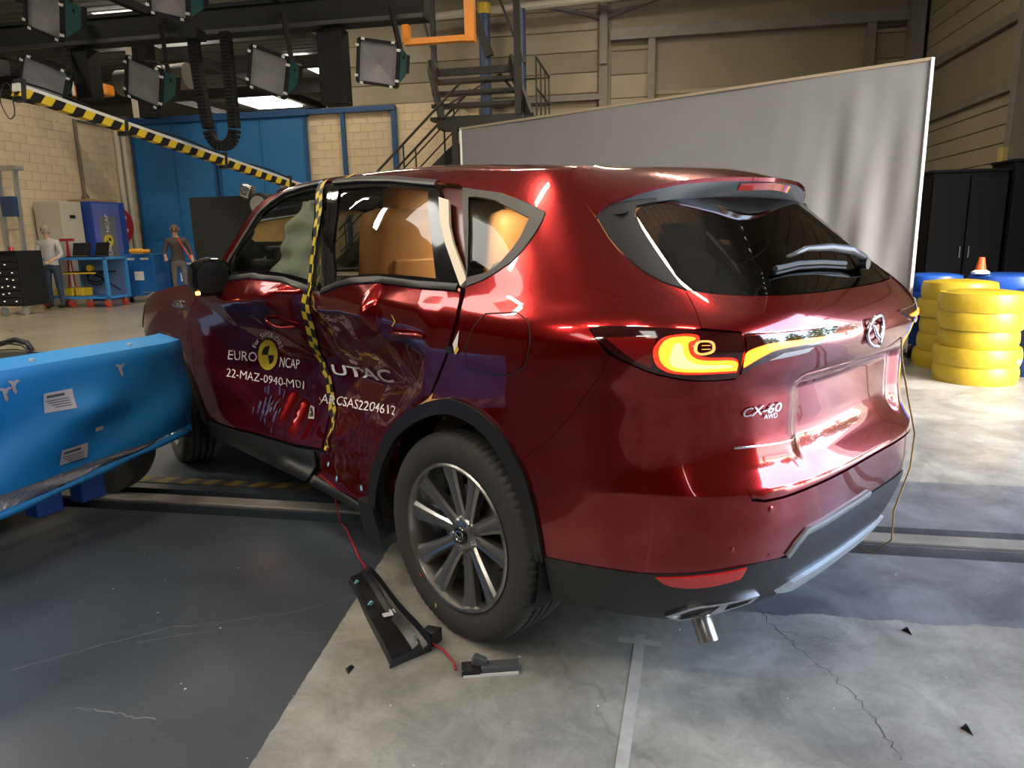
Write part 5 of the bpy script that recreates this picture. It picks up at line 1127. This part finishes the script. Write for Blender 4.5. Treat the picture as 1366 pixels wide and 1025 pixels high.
# lower flight: runs down to the left along the wall
for s in (0,.75):
    part('stringer',lambda q:q.bar((-3.8,SB+s,3.15),(-6.9,SB+s,.55),.06,.24))
for i in range(11):
    part('tread',lambda q:q.box((-4.0-.28*i,SB+.37,3.0-.235*i),(.26,.75,.04)))
for s in (-.02,.78):
    part('handrail',lambda q:q.tube([(-3.75,SB+s,4.35),(-6.9,SB+s,1.55)],.026,6)); part('mid_rail',lambda q:q.tube([(-3.8,SB+s,3.85),(-6.9,SB+s,1.05)],.016,6))
    for f in (.12,.40,.68,.95):
        part('baluster',lambda q:q.tube([(-3.75-3.15*f,SB+s,4.33-2.8*f),(-3.75-3.15*f,SB+s,3.2-2.62*f)],.018,6))
for x0,y0,x1,y1 in ((-2.2,SB-.3,-2.2,SB+1.6),(-2.2,SB+1.6,-2.75,SB+1.6)):
    for h in (.45,1.0): part('guard_rail',lambda q:q.tube([(x0,y0,3.65+h),(x1,y1,3.65+h)],.02,6))
for y in (SB-.3,SB+.3,SB+.9,SB+1.5): part('baluster',lambda q:q.tube([(-2.2,y,3.6),(-2.2,y,4.65)],.018,6))
part('handrail',lambda q:q.tube([(-4.2,SB-.1,4.6),(-4.95,SB+1.3,6.2)],.026,6)); part('handrail',lambda q:q.tube([(-2.45,SB-.1,4.6),(-3.2,SB+1.3,6.2)],.026,6))
part('tall_post',lambda q:q.box((-2.62,SB+.1,5.0),(.13,.13,2.6))); part('tall_post',lambda q:q.box((-4.55,SB+.9,5.4),(.10,.10,1.6)))
part('brace',lambda q:q.bar((-3.35,SB+.9,5.0),(-3.85,SB+.9,6.3),.16,.16)); part('brace',lambda q:q.bar((-4.1,SB+.3,4.0),(-3.2,SB+1.2,4.7),.04,.04)); part('brace',lambda q:q.bar((-2.6,SB+.3,4.0),(-3.2,SB+1.2,4.7),.04,.04))
for a,h,lab in ((-3.76,6.2,'blue steel pole behind the stairs with a yellow band at its top'),(-2.95,6.25,'blue steel pole behind the stair guard rail')):
    pt=hthing('steel_pole',lab,'pole',a,16.9,0,group='blue poles'); q=MB(); q.tube([(0,0,0),(0,0,h)],.13,14); q.disc(.2,.04,(0,0,.02),'z',16); q.build('shaft',mat('pole_blue',(.035,.06,.14),.5),pt,smooth=True,auto=40)
    if a<-3.5: q=MB(); q.tube([(0,0,h),(0,0,h+.22)],.15,14); q.build('yellow_band',M_yell,pt,smooth=True,auto=40)
# ---- grey fabric screen on castors
S0=Vector((2.62,7.95)); S1=Vector((-2.84,10.94)); dS=(S1-S0); LS=dS.length; dS.normalize(); nS_=Vector((-dS.y,dS.x)); 
scn=hthing('fabric_screen','tall grey fabric screen on a frame standing behind the car','screen',S0.x,S0.y,0)
def sc(s,z):
    f=math.exp(-((s-.55)/.55)**2)*(1-z/2.95)**.8; w=.04*math.sin(s*11+ (2.95-z)*1.1)*f+.018*math.sin(s*23+2*z)*f+.008*math.sin(s*2.2)
    p=dS*s+nS_*(w-.02*(1-z/2.95)); return (p.x,p.y,z)
q=MB(); q.grid(lambda u,v:sc(u*LS,.12+2.83*v),150,30); q.build('fabric',mat('grey_fabric',(.165,.168,.175),.75,noise=(2,.4,(.145,.147,.152)),bump=(120,.12)),scn,smooth=True)
q=MB(); q.bar((0,0,2.95),(dS.x*LS,dS.y*LS,2.95),.03,.03); q.build('top_bar',mat('brown_bar',(.25,.20,.14),.6),scn)
q=MB(); q.bar((0,0,.1),(0,0,2.96),.028,.028); q.build('end_tube',mat('white_tube',(.45,.46,.48),.4),scn); q=MB(); q.bar((dS.x*LS,dS.y*LS,.1),(dS.x*LS,dS.y*LS,2.96),.03,.03); q.build('end_tube',M_galv,scn)
for s in (.02,LS-.05):
    for e in (-.28,.28):
        c=dS*s+nS_*e; q=MB(); q.disc(.055,.035,(c.x,c.y,.055),'x',16); q.build('castor',M_blk2,scn)
    c0=dS*s; q=MB(); q.bar((c0.x-nS_.x*.32,c0.y-nS_.y*.32,.125),(c0.x+nS_.x*.32,c0.y+nS_.y*.32,.125),.05,.04); q.build('foot',M_alu,scn)
# ---- wrapped tyre stacks and blue drums
def tyre_stack(a,b,r,h,n,label,m,grp,rot=0.,cap=True):
    t=hthing('tyre_stack',label,'tyre stack',a,b,0,rot,group=grp)
    for i in range(n):
        z0=h*i/n;z1=h*(i+1)/n;dr=(.02*math.sin(i*2.1+rot));hh=(z1-z0)
        q=MB(); q.lathe([(r*.6+dr,z0+.002),(r*.962+dr,z0+.001),(r*.972+dr,z0+hh*.10),(r*.993+dr,z0+hh*.28),(r+dr,z0+hh*.5),(r*.993+dr,z0+hh*.72),(r*.972+dr,z0+hh*.90),(r*.962+dr,z1-.001),(r*.6,z1)],40); 
        q.v=[(x*(1+.012*math.sin(5*math.atan2(y,x)+i)),y*(1+.012*math.cos(4*math.atan2(y,x)+2*i)),z) for x,y,z in q.v]; q.build('wrapped_tyre',m,t,smooth=True,auto=60)
    if cap:
        q=MB(); q.lathe([(1e-3,h+.012),(r*.55,h+.018),(r*.82,h+.006),(r*.9,h-.02)],36); q.build('top_wrap',m,t,smooth=True)
    return t
M_wrapy=mat('yellow_wrap',(.40,.29,.014),.45,noise=(4,.5,(.31,.21,.01)),bump=(25,.25)); M_wrapy2=M_wrapy
t1=tyre_stack(2.92,7.05,.335,.80,5,'front stack of tyres wrapped in yellow plastic with a torn patch near its foot',M_wrapy,'wrapped tyre stacks',.3)
q=MB(); q.add([(.02+.335*1.02*math.cos(a),0+.335*1.02*math.sin(a),z) for a,z in ((-1.30,.215),(-1.18,.24),(-1.05,.215),(-1.18,.185))],[(0,1,2,3)]); q.build('torn_patch',mat('torn_foam',(.45,.42,.35),.8),t1,fixn=False)
tyre_stack(3.0,7.77,.335,.84,5,'rear stack of tyres wrapped in yellow plastic leaning behind the front one',M_wrapy,'wrapped tyre stacks',1.4)
tyre_stack(3.66,7.40,.33,.78,5,'stack of tyres wrapped in blue plastic at the right edge beside the yellow one',M_bplas,'wrapped tyre stacks',2.2)
tyre_stack(3.72,8.45,.36,.86,5,'stack of tyres wrapped in blue plastic with the traffic cone on top',M_bplas,'wrapped tyre stacks',.7)
tyre_stack(3.02,8.52,.30,.86,5,'narrow blue wrapped stack between the screen edge and the yellow stacks',M_bplas,'wrapped tyre stacks',1.9)
cn=hthing('traffic_cone','small orange traffic cone with a white foot on the blue stack','cone',3.42,8.38,.878)
q=MB(); q.lathe([(.05,.035),(.028,.17),(1e-3,.172)],20); q.build('cone_body',mat('cone_orange',(.75,.10,.02),.5),cn,smooth=True,auto=40); q=MB(); q.lathe([(1e-3,0),(.085,0),(.085,.02),(.052,.04)],20); q.build('cone_foot',mat('cone_white',(.8,.8,.8),.4),cn,smooth=True,auto=40)
# ---- black cabinets by the side wall
for (a,b,w,h,lab) in ((3.85,10.0,.85,2.02,'tall black cabinet nearest the grey screen'),(4.75,9.95,.9,2.12,'tall black cabinet at the right picture edge')):
    t=hthing('cabinet',lab,'cabinet',a,b,0,group='black cabinets'); M_cab=mat('cabinet_black',(.004,.004,.0045),.8,spec=.12)
    q=MB(); q.box((0,.3,h/2),(w,.6,h),bev=.01); q.build('body',M_cab,t)
    for s in (-1,1):
        q=MB(); q.box((s*w/4,-.012,h/2),(w/2-.015,.024,h-.1),bev=.004); dd=q.build('door',M_cab,t); q=MB(); q.box((s*.05,-.035,h*.52),(.015,.02,.14)); q.build('handle',M_dark,dd)
    q=MB(); q.box((0,.28,h+.015),(w+.04,.64,.03)); q.build('top',M_cab,t)
# wall switch boxes on the side wall
q=MB(); q.box((0,0,0),(.1,.16,.22),bev=.01); tag(q.build('switch_box',mat('switch_yellow',(.45,.36,.12),.5),loc=H(AR-.28,13.0,2.45),rotz=ANG),'small yellowish switch box on the side wall column','switch box')
# ---- left corner: cart, cabinets, hose reel, people
ct=hthing('tool_cart','light blue steel cart on red castors loaded with laptops','cart',-12.4,13.6,0)
def cp(name,fn,m): q=MB(); fn(q); return q.build(name,m,ct)
X0,X1=-.86,.88
for x in (X0,-.28,X1):
    for y in (0,.62): cp('upright',lambda q:q.box((x,y,.62),(.06,.06,.88)),M_cart)
for z in (.21,1.05):
    cp('shelf',lambda q:q.box(((X0+X1)/2,.31,z),(X1-X0+.06,.68,.05)),M_cart)
cp('mid_shelf',lambda q:q.box((.18,.31,.75),(.9,.60,.03)),M_blk2); cp('shelf_edge',lambda q:q.box((.18,-.01,.74),(.9,.02,.03)),M_yell)
cp('back_sheet',lambda q:q.box((.3,.6,.62),(1.1,.02,.8)),mat('cart_back',(.10,.16,.30),.5))
for x in (X0+.1,-.1,.35,X1-.08):
    for y in (.05,.57):
        cp('castor',lambda q:q.disc(.085,.045,(x,y,.085),'x',18),mat('castor_red',(.45,.05,.02),.5)); cp('castor_fork',lambda q:q.box((x,y,.15),(.06,.06,.10)),M_alu)
def small(name,label,cat,a,b,z,fn,m,grp=None,rot=0.):
    q=MB(); fn(q); return tag(q.build(name,m,loc=H(a,b,z),rotz=ANG+rot),label,cat,grp)
for a,lab,rr in ((-12.42,'open black laptop on the cart, the one nearer the wall',.15),(-11.95,'open black laptop on the cart beside the blue cabinet',-.2)):
    t=hthing('laptop',lab,'laptop',a,13.9,1.076,rr,group='cart laptops'); q=MB(); q.box((0,0,.012),(.40,.28,.024),bev=.005); q.build('base',M_blk2,t)
    q=MB(); q.box((0,.16,.17),(.40,.014,.29),Matrix.Rotation(math.radians(-16),3,'X')); s_=q.build('lid',M_blk2,t); q=MB(); q.box((.03,.150,.14),(.09,.006,.035),Matrix.Rotation(math.radians(-16),3,'X')); q.build('sticker',M_white,s_)
small('storage_box','small yellow box on the lower shelf of the cart near its corner','box',-12.75,13.85,.237,lambda q:q.box((0,0,.09),(.46,.3,.18),bev=.02),M_yell,'yellow boxes')
small('storage_box','short yellow box on the lower shelf of the cart, right of its upright','box',-12.35,13.85,.237,lambda q:q.box((0,0,.09),(.2,.3,.18),bev=.02),mat('amber_yellow',(.60,.38,.02),.5),'yellow boxes')
small('measuring_stand','red stand with a thin mast leaning on the cart','stand',-12.95,14.1,.237,lambda q:(q.tube([(0,0,0),(.12,0,1.2)],.022,8),q.tube([(.14,.05,0),(.12,0,1.2)],.018,8),q.box((.12,0,1.22),(.34,.06,.06))),M_redp)
small('cable_coil','bundle of dark cable hanging in the cart','cable',-12.05,14.0,.30,lambda q:q.tube([(-.1+.2*math.sin(a),0,.25+.12*math.cos(a)+.01*a) for a in np.linspace(0,12,40)]+[(.5,0,.05)],.016,5),M_blk2)
small('yellow_reel','small yellow tape reel on the middle shelf of the cart','reel',-12.2,13.95,.766,lambda q:(q.disc(.07,.08,(0,0,.07),'y',18),q.disc(.03,.1,(0,0,.07),'y',12)),M_yell)
small('glove_pair','orange work gloves lying on the blue drawer cabinet','gloves',-11.5,14.6,1.13,lambda q:(q.box((0,0,.05),(.28,.2,.1),bev=.04),q.box((.2,.05,.04),(.18,.12,.08),bev=.03)),mat('glove_orange',(.85,.40,.03),.6))
for (a,b,w,h,lab) in ((-11.55,14.65,.78,1.10,'blue drawer cabinet on castors with a white notice, next to the cart'),(-10.98,15.5,.75,.95,'lower blue cabinet between the drawer cabinet and the car bonnet')):
    t=hthing('tool_cabinet',lab,'cabinet',a,b,0,.1,group='blue tool cabinets'); q=MB(); q.box((0,.3,h/2+.08),(w,.6,h-.16),bev=.012); q.build('body',mat('tool_blue',(.015,.13,.42),.4),t)
    q=MB(); q.box((0,-.012,h*.42),(w-.06,.02,h*.55),bev=.006); d_=q.build('door',mat('tool_blue'),t); q=MB(); q.box((.02,-.026,h*.56),(.22,.008,.2)); q.build('notice',M_white,d_); q=MB(); q.box((.2,-.03,h*.22),(.26,.015,.02)); q.build('handle',M_alu,d_)
    for s in (-.16,.18):
        q=MB(); q.box((s,-.012,h-.1),(.2,.012,.05)); q.build('label_holder',M_galv,t)
    for x in (-w/2+.08,w/2-.08): 
        q=MB(); q.disc(.06,.04,(x,.08,.06),'x',16); q.build('castor',M_blk2,t)
rk=hthing('server_rack','black instrument rack on castors at the left picture edge','rack',-12.45,12.05,0)
q=MB(); q.box((0,.3,.72),(.62,.6,1.08),bev=.015); q.build('body',M_blk2,rk)
for i in range(7):
    q=MB(); q.box((.02,-.012,.28+.14*i),(.52,.02,.12),bev=.004); u_=q.build('module',M_dark,rk)
    for k_ in range(3):
        if (i*3+k_)%4==1 or i>5: continue
        q=MB(); q.box((-.12+.14*k_,-.026,.28+.14*i+.02*(k_%2)),(.03,.01,.02)); q.build('lamp_dot',mat('panel_lamp',(.7,.68,.5),.3,emit=(1,.95,.7),estr=.6),u_)
for x in (-.24,.24):
    q=MB(); q.disc(.08,.05,(x,.06,.08),'x',16); q.build('castor',M_alu,rk)
q=MB(); q.disc(.045,.07,(.1,.1,1.30),'z',16); q.build('red_button',mat('button_red',(.6,.03,.08),.3),rk)
gc=hthing('metal_cupboard','tall cream metal cupboard against the left wall','cupboard',-13.45,14.65,0); q=MB(); q.box((0,0,1.16),(.7,.62,2.32),bev=.012); q.build('body',mat('cupboard_cream',(.46,.43,.36),.5),gc); q=MB(); q.box((.352,-.02,1.16),(.012,.56,2.2),bev=.004); d_=q.build('door',mat('cupboard_cream'),gc); q=MB(); q.box((.365,0,1.98),(.012,.16,.07)); q.build('plate',M_blk2,d_)
bc=hthing('banner_cabinet','blue cabinet with a grey banner and yellow round mark on its door','cabinet',-13.35,15.65,0); q=MB(); q.box((0,0,1.17),(.8,1.1,2.34),bev=.012); q.build('body',mat('cabinet_blue',(.02,.06,.30),.45),bc)
q=MB(); q.box((.405,-.1,1.2),(.016,.86,2.2),bev=.004); d_=q.build('door',mat('cabinet_lilac_blue',(.10,.13,.42),.45),bc)
q=MB(); q.box((.418,-.12,1.45),(.01,.52,1.1)); q.build('banner',mat('banner_grey',(.16,.17,.18),.6),d_)
q=MB(); q.disc(.15,.012,(.428,-.16,1.42),'x',28); q.build('round_mark',M_yel,d_)
for s in (0,1):
    q=MB(); q.lathe([(1e-3,0),(.085,0)],10,'x',(.4365,-.16,1.42),a0=s*math.pi+.0,a1=s*math.pi+math.pi/2); q.build('mark_quarter',M_bprint,d_,fixn=False)
def vtext(s,y0,z0,size):
    vs,fs=text_tris(s,size); q=MB(); q.add([(.437,y0-v[1],z0+v[0]) for v in vs],fs); q.build('lettering',M_white,d_,fixn=False)
vtext('EURO',-.10,1.0,.16); vtext('NCAP',-.10,1.62,.16)
q=MB(); q.box((0,0,.03),(.6,.9,.06),bev=.01); tag(q.build('cardboard_tray',mat('cardboard',(.36,.22,.10),.8),loc=H(-13.35,15.65,2.34),rotz=ANG),'flat brown cardboard on top of the banner cabinet','cardboard')
hr=hthing('hose_reel','round red fire hose reel on the left wall near the corner','hose reel',-13.86,16.75,1.80)
q=MB(); q.disc(.46,.03,(.30,0,0),'x',40); q.build('front_disc',M_redp,hr,smooth=True,auto=40); q=MB(); q.disc(.46,.03,(.06,0,0),'x',40); q.build('rear_disc',M_redp,hr,smooth=True,auto=40)
q=MB(); q.lathe([(.30,.08),(.40,.12),(.40,.24),(.30,.28)],30,'x'); q.build('hose',mat('hose_dark',(.03,.02,.02),.7),hr,smooth=True)
for i,(y,z) in enumerate(((.18,.2),(-.15,.22),(.2,-.12),(-.22,-.05),(0,.0))):
    q=MB(); q.disc(.05,.012,(.322,y,z),'x',14); q.build('hole_mark',M_galv if i%2 else mat('mark_cream',(.55,.45,.3),.6),hr)
q=MB(); q.bar((.02,0,0),(.2,0,-.7),.06,.06); q.build('bracket',M_redp,hr)
pp=hthing('wall_pipe','thin dark conduit running up and across the left wall','pipe',AL+.04,16.0,0); q=MB(); q.tube([(0,0,2.35),(0,0,4.32),(0,1.1,4.32)],.045,8); q.build('conduit',mat('pipe_brown',(.16,.13,.10),.6),pp); q=MB(); q.tube([(.02,.12*math.sin(a),2.45+.12*math.cos(a)) for a in np.linspace(0,6,16)],.018,5); q.build('cable_loop',mat('pipe_brown'),pp)
for y in (17.33,17.58): small('down_pipe','pale vertical down pipe beside the blue door corner%s'%(', the one nearer the hose reel' if y<17.4 else ', the one nearer the door'),'pipe',AL+.08,y,0,lambda q:q.tube([(0,0,0),(0,0,4.4)],.07,10),M_beam,'down pipes')
ld=hthing('step_frame','aluminium lifting frame with a small blue box at the left edge','frame',-13.5,13.55,0)
for x in (-.3,.12):
    q=MB(); q.bar((x-.12,0,.1),(x+.02,0,2.95),.09,.06); q.build('rail',M_alu,ld)
q=MB(); q.box((-.08,0,2.98),(.72,.2,.10),bev=.02); q.build('top_plate',M_alu,ld)
for z in (.5,1.1,1.7): 
    q=MB(); q.tube([(-.38,0,z),(.1,0,z)],.025,8); q.build('rung',M_alu,ld)
q=MB(); q.box((-.02,-.12,2.18),(.34,.1,.42),bev=.01); q.build('control_box',mat('box_dark_blue',(.02,.05,.14),.5),ld)
bp_=hthing('black_panel','large matt black board standing before the blue door','board',-7.72,12.3,0); q=MB(); q.box((0,0,1.12),(1.42,.04,2.1)); q.build('board',mat('matt_black',(.012,.012,.011),.8),bp_)
for x in (-.6,.6): q=MB(); q.box((x,0,.04),(.08,.6,.08)); q.build('foot',M_dark,bp_)
cr=hthing('camera_rig','dark camera head with a round lens and foil wrapped lamp beyond the bonnet','camera',-6.75,11.9,0)
q=MB(); q.tube([(0,.1,0),(0,.1,1.9)],.05,8); q.build('stand',M_dark,cr); q=MB(); q.disc(.20,.34,(.02,0,1.98),'y',28,bev=.03); q.build('drum_lamp',M_dark,cr,smooth=True,auto=40); q=MB(); q.disc(.145,.03,(.02,-.18,1.98),'y',28,bev=.01); q.build('lens',mat('frosted_lens',(.22,.20,.17),.3),cr,smooth=True,auto=40)
q=MB(); q.disc(.17,.3,(.42,.15,2.12),'y',24,bev=.04); q.build('drum_lamp',M_dark,cr,smooth=True,auto=40); q=MB(); q.box((-.26,0,2.22),(.2,.2,.24),Matrix.Rotation(.4,3,'Y'),bev=.04); q.build('foil_wrap',mat('crumpled_foil',(.6,.6,.6),.25,1.,bump=(25,1.0)),cr); q=MB(); q.bar((-.3,.1,1.9),(.5,.1,2.1),.06,.06); q.build('cross_bar',M_dark,cr)
# ---- people
def person(label,a,b,rot,shirt,trous,hairc,pose,height=1.75):
    s=height/1.75
    J={'pel':(0,0,.96,.135),'sp1':(0,.01,1.12,.13),'sp2':(0,.0,1.30,.150),'chest':(0,-.01,1.41,.145),'neck':(0,-.01,1.50,.055),'n2':(0,-.03,1.56,.056),'hd':(0,-.045,1.645,.088),'hd2':(0,-.04,1.72,.075)}
    E=[('pel','sp1'),('sp1','sp2'),('sp2','chest'),('chest','neck'),('neck','n2'),('n2','hd'),('hd','hd2')]
    for sd,(el,wr) in ((-1,pose[0]),(1,pose[1])):
        k='L' if sd<0 else 'R'
        J['sh'+k]=(sd*.185,0,1.42,.068);J['el'+k]=(*el,.047);J['wr'+k]=(*wr,.030)
        w=Vector(wr);dr=(w-Vector(el)).normalized();pl=w+dr*.075;J['pm'+k]=(*pl,.034);E+=[('chest','sh'+k),('sh'+k,'el'+k),('el'+k,'wr'+k),('wr'+k,'pm'+k)]
        sv=dr.cross(Vector((0,1,0)));sv=sv.normalized() if sv.length>.1 else Vector((1,0,0))
        for i in range(4):
            tip=pl+dr*(.075+.012*(1.5-abs(i-1.5)))+sv*(i-1.5)*.021+Vector((0,-.02,0));J['f%d%s'%(i,k)]=(*tip,.009);E.append(('pm'+k,'f%d%s'%(i,k)))
        tp=w+dr*.07+sv*.055*sd;J['th'+k]=(*tp,.010);E.append(('wr'+k,'th'+k))
        J['hip'+k]=(sd*.10,0,.90,.10);J['kn'+k]=(sd*.115,-.02,.50,.066);J['an'+k]=(sd*.12,.02,.09,.045);J['to'+k]=(sd*.13,-.14,.045,.040)
        E+=[('pel','hip'+k),('hip'+k,'kn'+k),('kn'+k,'an'+k),('an'+k,'to'+k)]
    names=list(J);me=bpy.data.meshes.new('b');me.from_pydata([Vector(J[n][:3])*s for n in names],[(names.index(x),names.index(y)) for x,y in E],[])
    ob=bpy.data.objects.new('b',me);COL.objects.link(ob);md=ob.modifiers.new('s','SKIN');sub=ob.modifiers.new('u','SUBSURF');sub.levels=1
    for i,n in enumerate(names): me.skin_vertices[0].data[i].radius=(J[n][3]*s,J[n][3]*s*(.78 if n in('pel','sp1','sp2','chest') else 1))
    me.skin_vertices[0].data[0].use_root=True
    dg=bpy.context.evaluated_depsgraph_get();m2=bpy.data.meshes.new_from_object(ob.evaluated_get(dg));bpy.data.objects.remove(ob)
    sk=mat('skin',(.50,.30,.21),.55)
    for m in (sk,shirt,trous,M_blk2): m2.materials.append(m)
    for p in m2.polygons:
        c=p.center/s;x=abs(c.x);p.use_smooth=True
        arm=min((c-Vector(pose[0][1])).length,(c-Vector(pose[1][1])).length)
        p.material_index=0 if c.z>1.50 or arm<.16 else 3 if c.z<.10 else 2 if (c.z<.98 and x<.24 and arm>.2) else 1
    m2.name='person';o=bpy.data.objects.new('person',m2);COL.objects.link(o);o.location=H(a,b,0);o.rotation_euler=(0,0,ANG+rot);tag(o,label,'person',None)
    q=MB();q.lathe([(1e-3,.115),(.05,.105),(.085,.06),(.097,.0),(.09,-.05),(.08,-.07)],20);hh=q.build('hair',hairc,o,smooth=True);hh.location=Vector((0,-.025,1.675))*s
    q=MB();q.tube([(0,-.125,1.66),(0,-.150,1.635),(0,-.128,1.625)],.012,6);q.build('nose',sk,o,smooth=True)
    for e in (-1,1): 
        q=MB();q.disc(.010,.006,(e*.033,-.126,1.672),'y',8);q.build('eye',M_blk2,o)
        q=MB();q.disc(.026,.014,(e*.092,-.03,1.65),'x',10);q.build('ear',sk,o)
    q=MB();q.box((0,-.126,1.60),(.05,.008,.010));q.build('mouth',mat('lips',(.35,.12,.10),.5),o)
    return o
pA=person('person in a dark brown jacket with a red strap beside the black board',-10.75,15.0,.5,mat('brown_jacket',(.075,.055,.045),.8),mat('grey_trousers',(.13,.13,.14),.8),mat('hair_brown',(.12,.07,.04),.7),(((-.27,-.06,1.14),(-.22,-.28,1.02)),((.30,.0,1.16),(.33,-.16,.93))),1.72)
q=MB(); q.bar((.06,-.14,1.44),(.17,-.15,1.22),.04,.02); q.bar((.17,-.15,1.22),(.34,-.10,.86),.06,.03); q.build('red_strap',mat('strap_orange',(.75,.06,.015),.5),pA)
pB=person('person in a pale grey top and dark jeans standing behind the black rack',-12.55,13.28,.2,mat('grey_top',(.42,.41,.40),.8),mat('dark_jeans',(.03,.045,.075),.8),mat('hair_grey',(.25,.22,.2),.7),(((-.28,-.02,1.13),(-.24,-.22,.98)),((.28,-.05,1.14),(.20,-.28,1.05))),1.74)
# cable bundle on the floor behind the barrier
q=MB(); q.tube([(-.7,.1,.02),(-.35,.02,.10),(-.1,0,.16),(.08,0,.12),(.14,0,.02)],.035,8); q.tube([(-.6,.05,.02),(-.2,-.05,.12),(.05,-.06,.10),(.2,-.1,.015)],.012,6); q.tube([(-.5,-.05,.02),(0,-.1,.05),(.4,-.15,.012)],.008,6); tag(q.build('cable_bundle',M_dark,loc=H(-8.1,7.9,0),rotz=ANG,smooth=True),'dark bundle of cables on the floor behind the blue barrier','cables')
# ---- debris in the foreground
M_trim=mat('trim_black',(.010,.010,.011),.28,bump=(40,.1))
dt=thing('door_trim','black plastic door trim piece lying on the floor beside the rear wheel','trim',(-1.02,.30,0))
A1,A2,B1,B2=Vector((-.994,.617,0)),Vector((-.895,.617,0)),Vector((-1.205,.005,0)),Vector((-1.045,-.01,0)); o0=Vector((-1.02,.30,0))
def tq(u,v): p=(A1*(1-u)+A2*u)*(1-v)+(B1*(1-u)+B2*u)*v; return p-o0
q=MB(); prof=[(0,.012),(.06,.03),(.55,.032),(.70,.045),(.78,.018),(.92,.03),(1.0,.05),(1.0,.0)]
q.grid(lambda u,v:(lambda a:(tq(a[0],v).x,tq(a[0],v).y,a[1]+.006*math.sin(v*9)))(prof[round(u*7)]),7,16); q.build('shell',M_trim,dt,smooth=True,auto=25)
for v,u in ((.0,.5),(1.,.5)): q=MB(); q.add([tuple(tq(a[0],v)+Vector((0,0,a[1]))) for a in prof]+[tuple(tq(0,v))],[tuple(range(9))]); q.build('end_wall',M_trim,dt,fixn=False)
for u,v in ((.18,.12),(.25,.42),(.72,.90)): q=MB(); p=tq(u,v); q.disc(.007,.012,(p.x,p.y,.038),'z',10); q.tube([(p.x-.012,p.y,.035),(p.x,p.y,.046),(p.x+.012,p.y,.035)],.003,6); q.build('clip',M_bdot,dt)
q=MB(); p=tq(.55,.60); q.box((p.x,p.y,.036),(.045,.028,.002),Matrix.Rotation(-.35,3,'Z')); q.box((p.x+.02,p.y+.008,.0365),(.02,.03,.002),Matrix.Rotation(-.35,3,'Z')); q.build('paper_label',M_paper,dt)
q=MB(); p=tq(1.02,.93); q.prism([(0,-.03),(.055,-.015),(.03,.03),(0,.02)],.0,.05,lambda x,y,h:(p.x+x,p.y+y,h)); q.build('bracket',M_trim,dt)
sn=thing('door_sensor','small grey and black sensor module with a red lead on the concrete','sensor',(-1.0,-.22,0),math.radians(-38))
q=MB(); q.box((-.035,0,.012),(.06,.055,.024),bev=.004); q.build('connector',M_trim,sn); q=MB(); q.box((.06,0,.014),(.125,.042,.026),bev=.004); q.build('body',mat('sensor_grey',(.06,.062,.066),.4),sn); q=MB(); q.box((-.005,.01,.034),(.045,.03,.03),Matrix.Rotation(.5,3,'Y'),bev=.004); q.build('latch',mat('sensor_grey'),sn); q=MB(); q.box((.03,-.026,.004),(.18,.006,.008)); q.build('pale_edge',M_galv,sn)
q=MB(); q.tube([(-1.035,.02,.02),(-1.03,-.06,.018),(-1.045,-.13,.015),(-1.07,-.175,.018)],.004,6); tag(q.build('red_lead',mat('wire_red',(.30,.01,.02),.5),smooth=True),'short red wire between the black door trim and the sensor','wire')
q=MB(); q.tube([(-.765,1.12,.27),(-.765,1.12,.20),(-.76,1.10,.10),(-.70,1.20,.012),(-.72,1.10,.006),(-.775,.96,.006),(-.84,.80,.006),(-.885,.665,.02),(-.93,.61,.04)],.0045,6); tag(q.build('red_wire',mat('wire_red'),smooth=True),'long red wire hanging from the crushed rear door to the floor','wire')
for (x,y,s,lab,m) in ((-1.306,.093,.022,'tiny triangular black chip near the blue floor edge',M_trim),(-.211,-1.397,.022,'small black plastic chip at the right of the foreground concrete',M_trim),(.211,-1.101,.024,'small shiny metal clip on the concrete near the dark band',M_chrome)):
    q=MB(); q.add([(-s,-s*.4,.001),(s,-s*.5,.001),(s*.3,s*.7,.001),(0,0,s*.7),(s*.8,-.1*s,s*.5)],[(0,1,3),(1,4,3),(1,2,4),(2,0,3),(2,3,4)]); tag(q.build('debris_chip',m,loc=(x,y,0),rotz=.6),lab,'debris','debris chips')
q=MB(); r6=random.Random(12)
for i in range(150):
    x=r6.uniform(-2.0,.9);y=r6.uniform(-1.3,2.2);s=r6.uniform(.002,.006)
    if -.95<x<.95 and y>-.9 and r6.random()<.7: continue
    a=r6.uniform(0,6); q.add([(x+s*math.cos(a+k*2.1)*r6.uniform(.6,1.4),y+s*math.sin(a+k*2.1)*r6.uniform(.6,1.4),.0005) for k in range(3)]+[(x,y,s*.6)],[(0,1,3),(1,2,3),(2,0,3)])
tag(q.build('debris',mat('pale_crumb',(.55,.53,.5),.6)),'pale crumbs of paint and glass scattered over the floor','debris',kind='stuff')
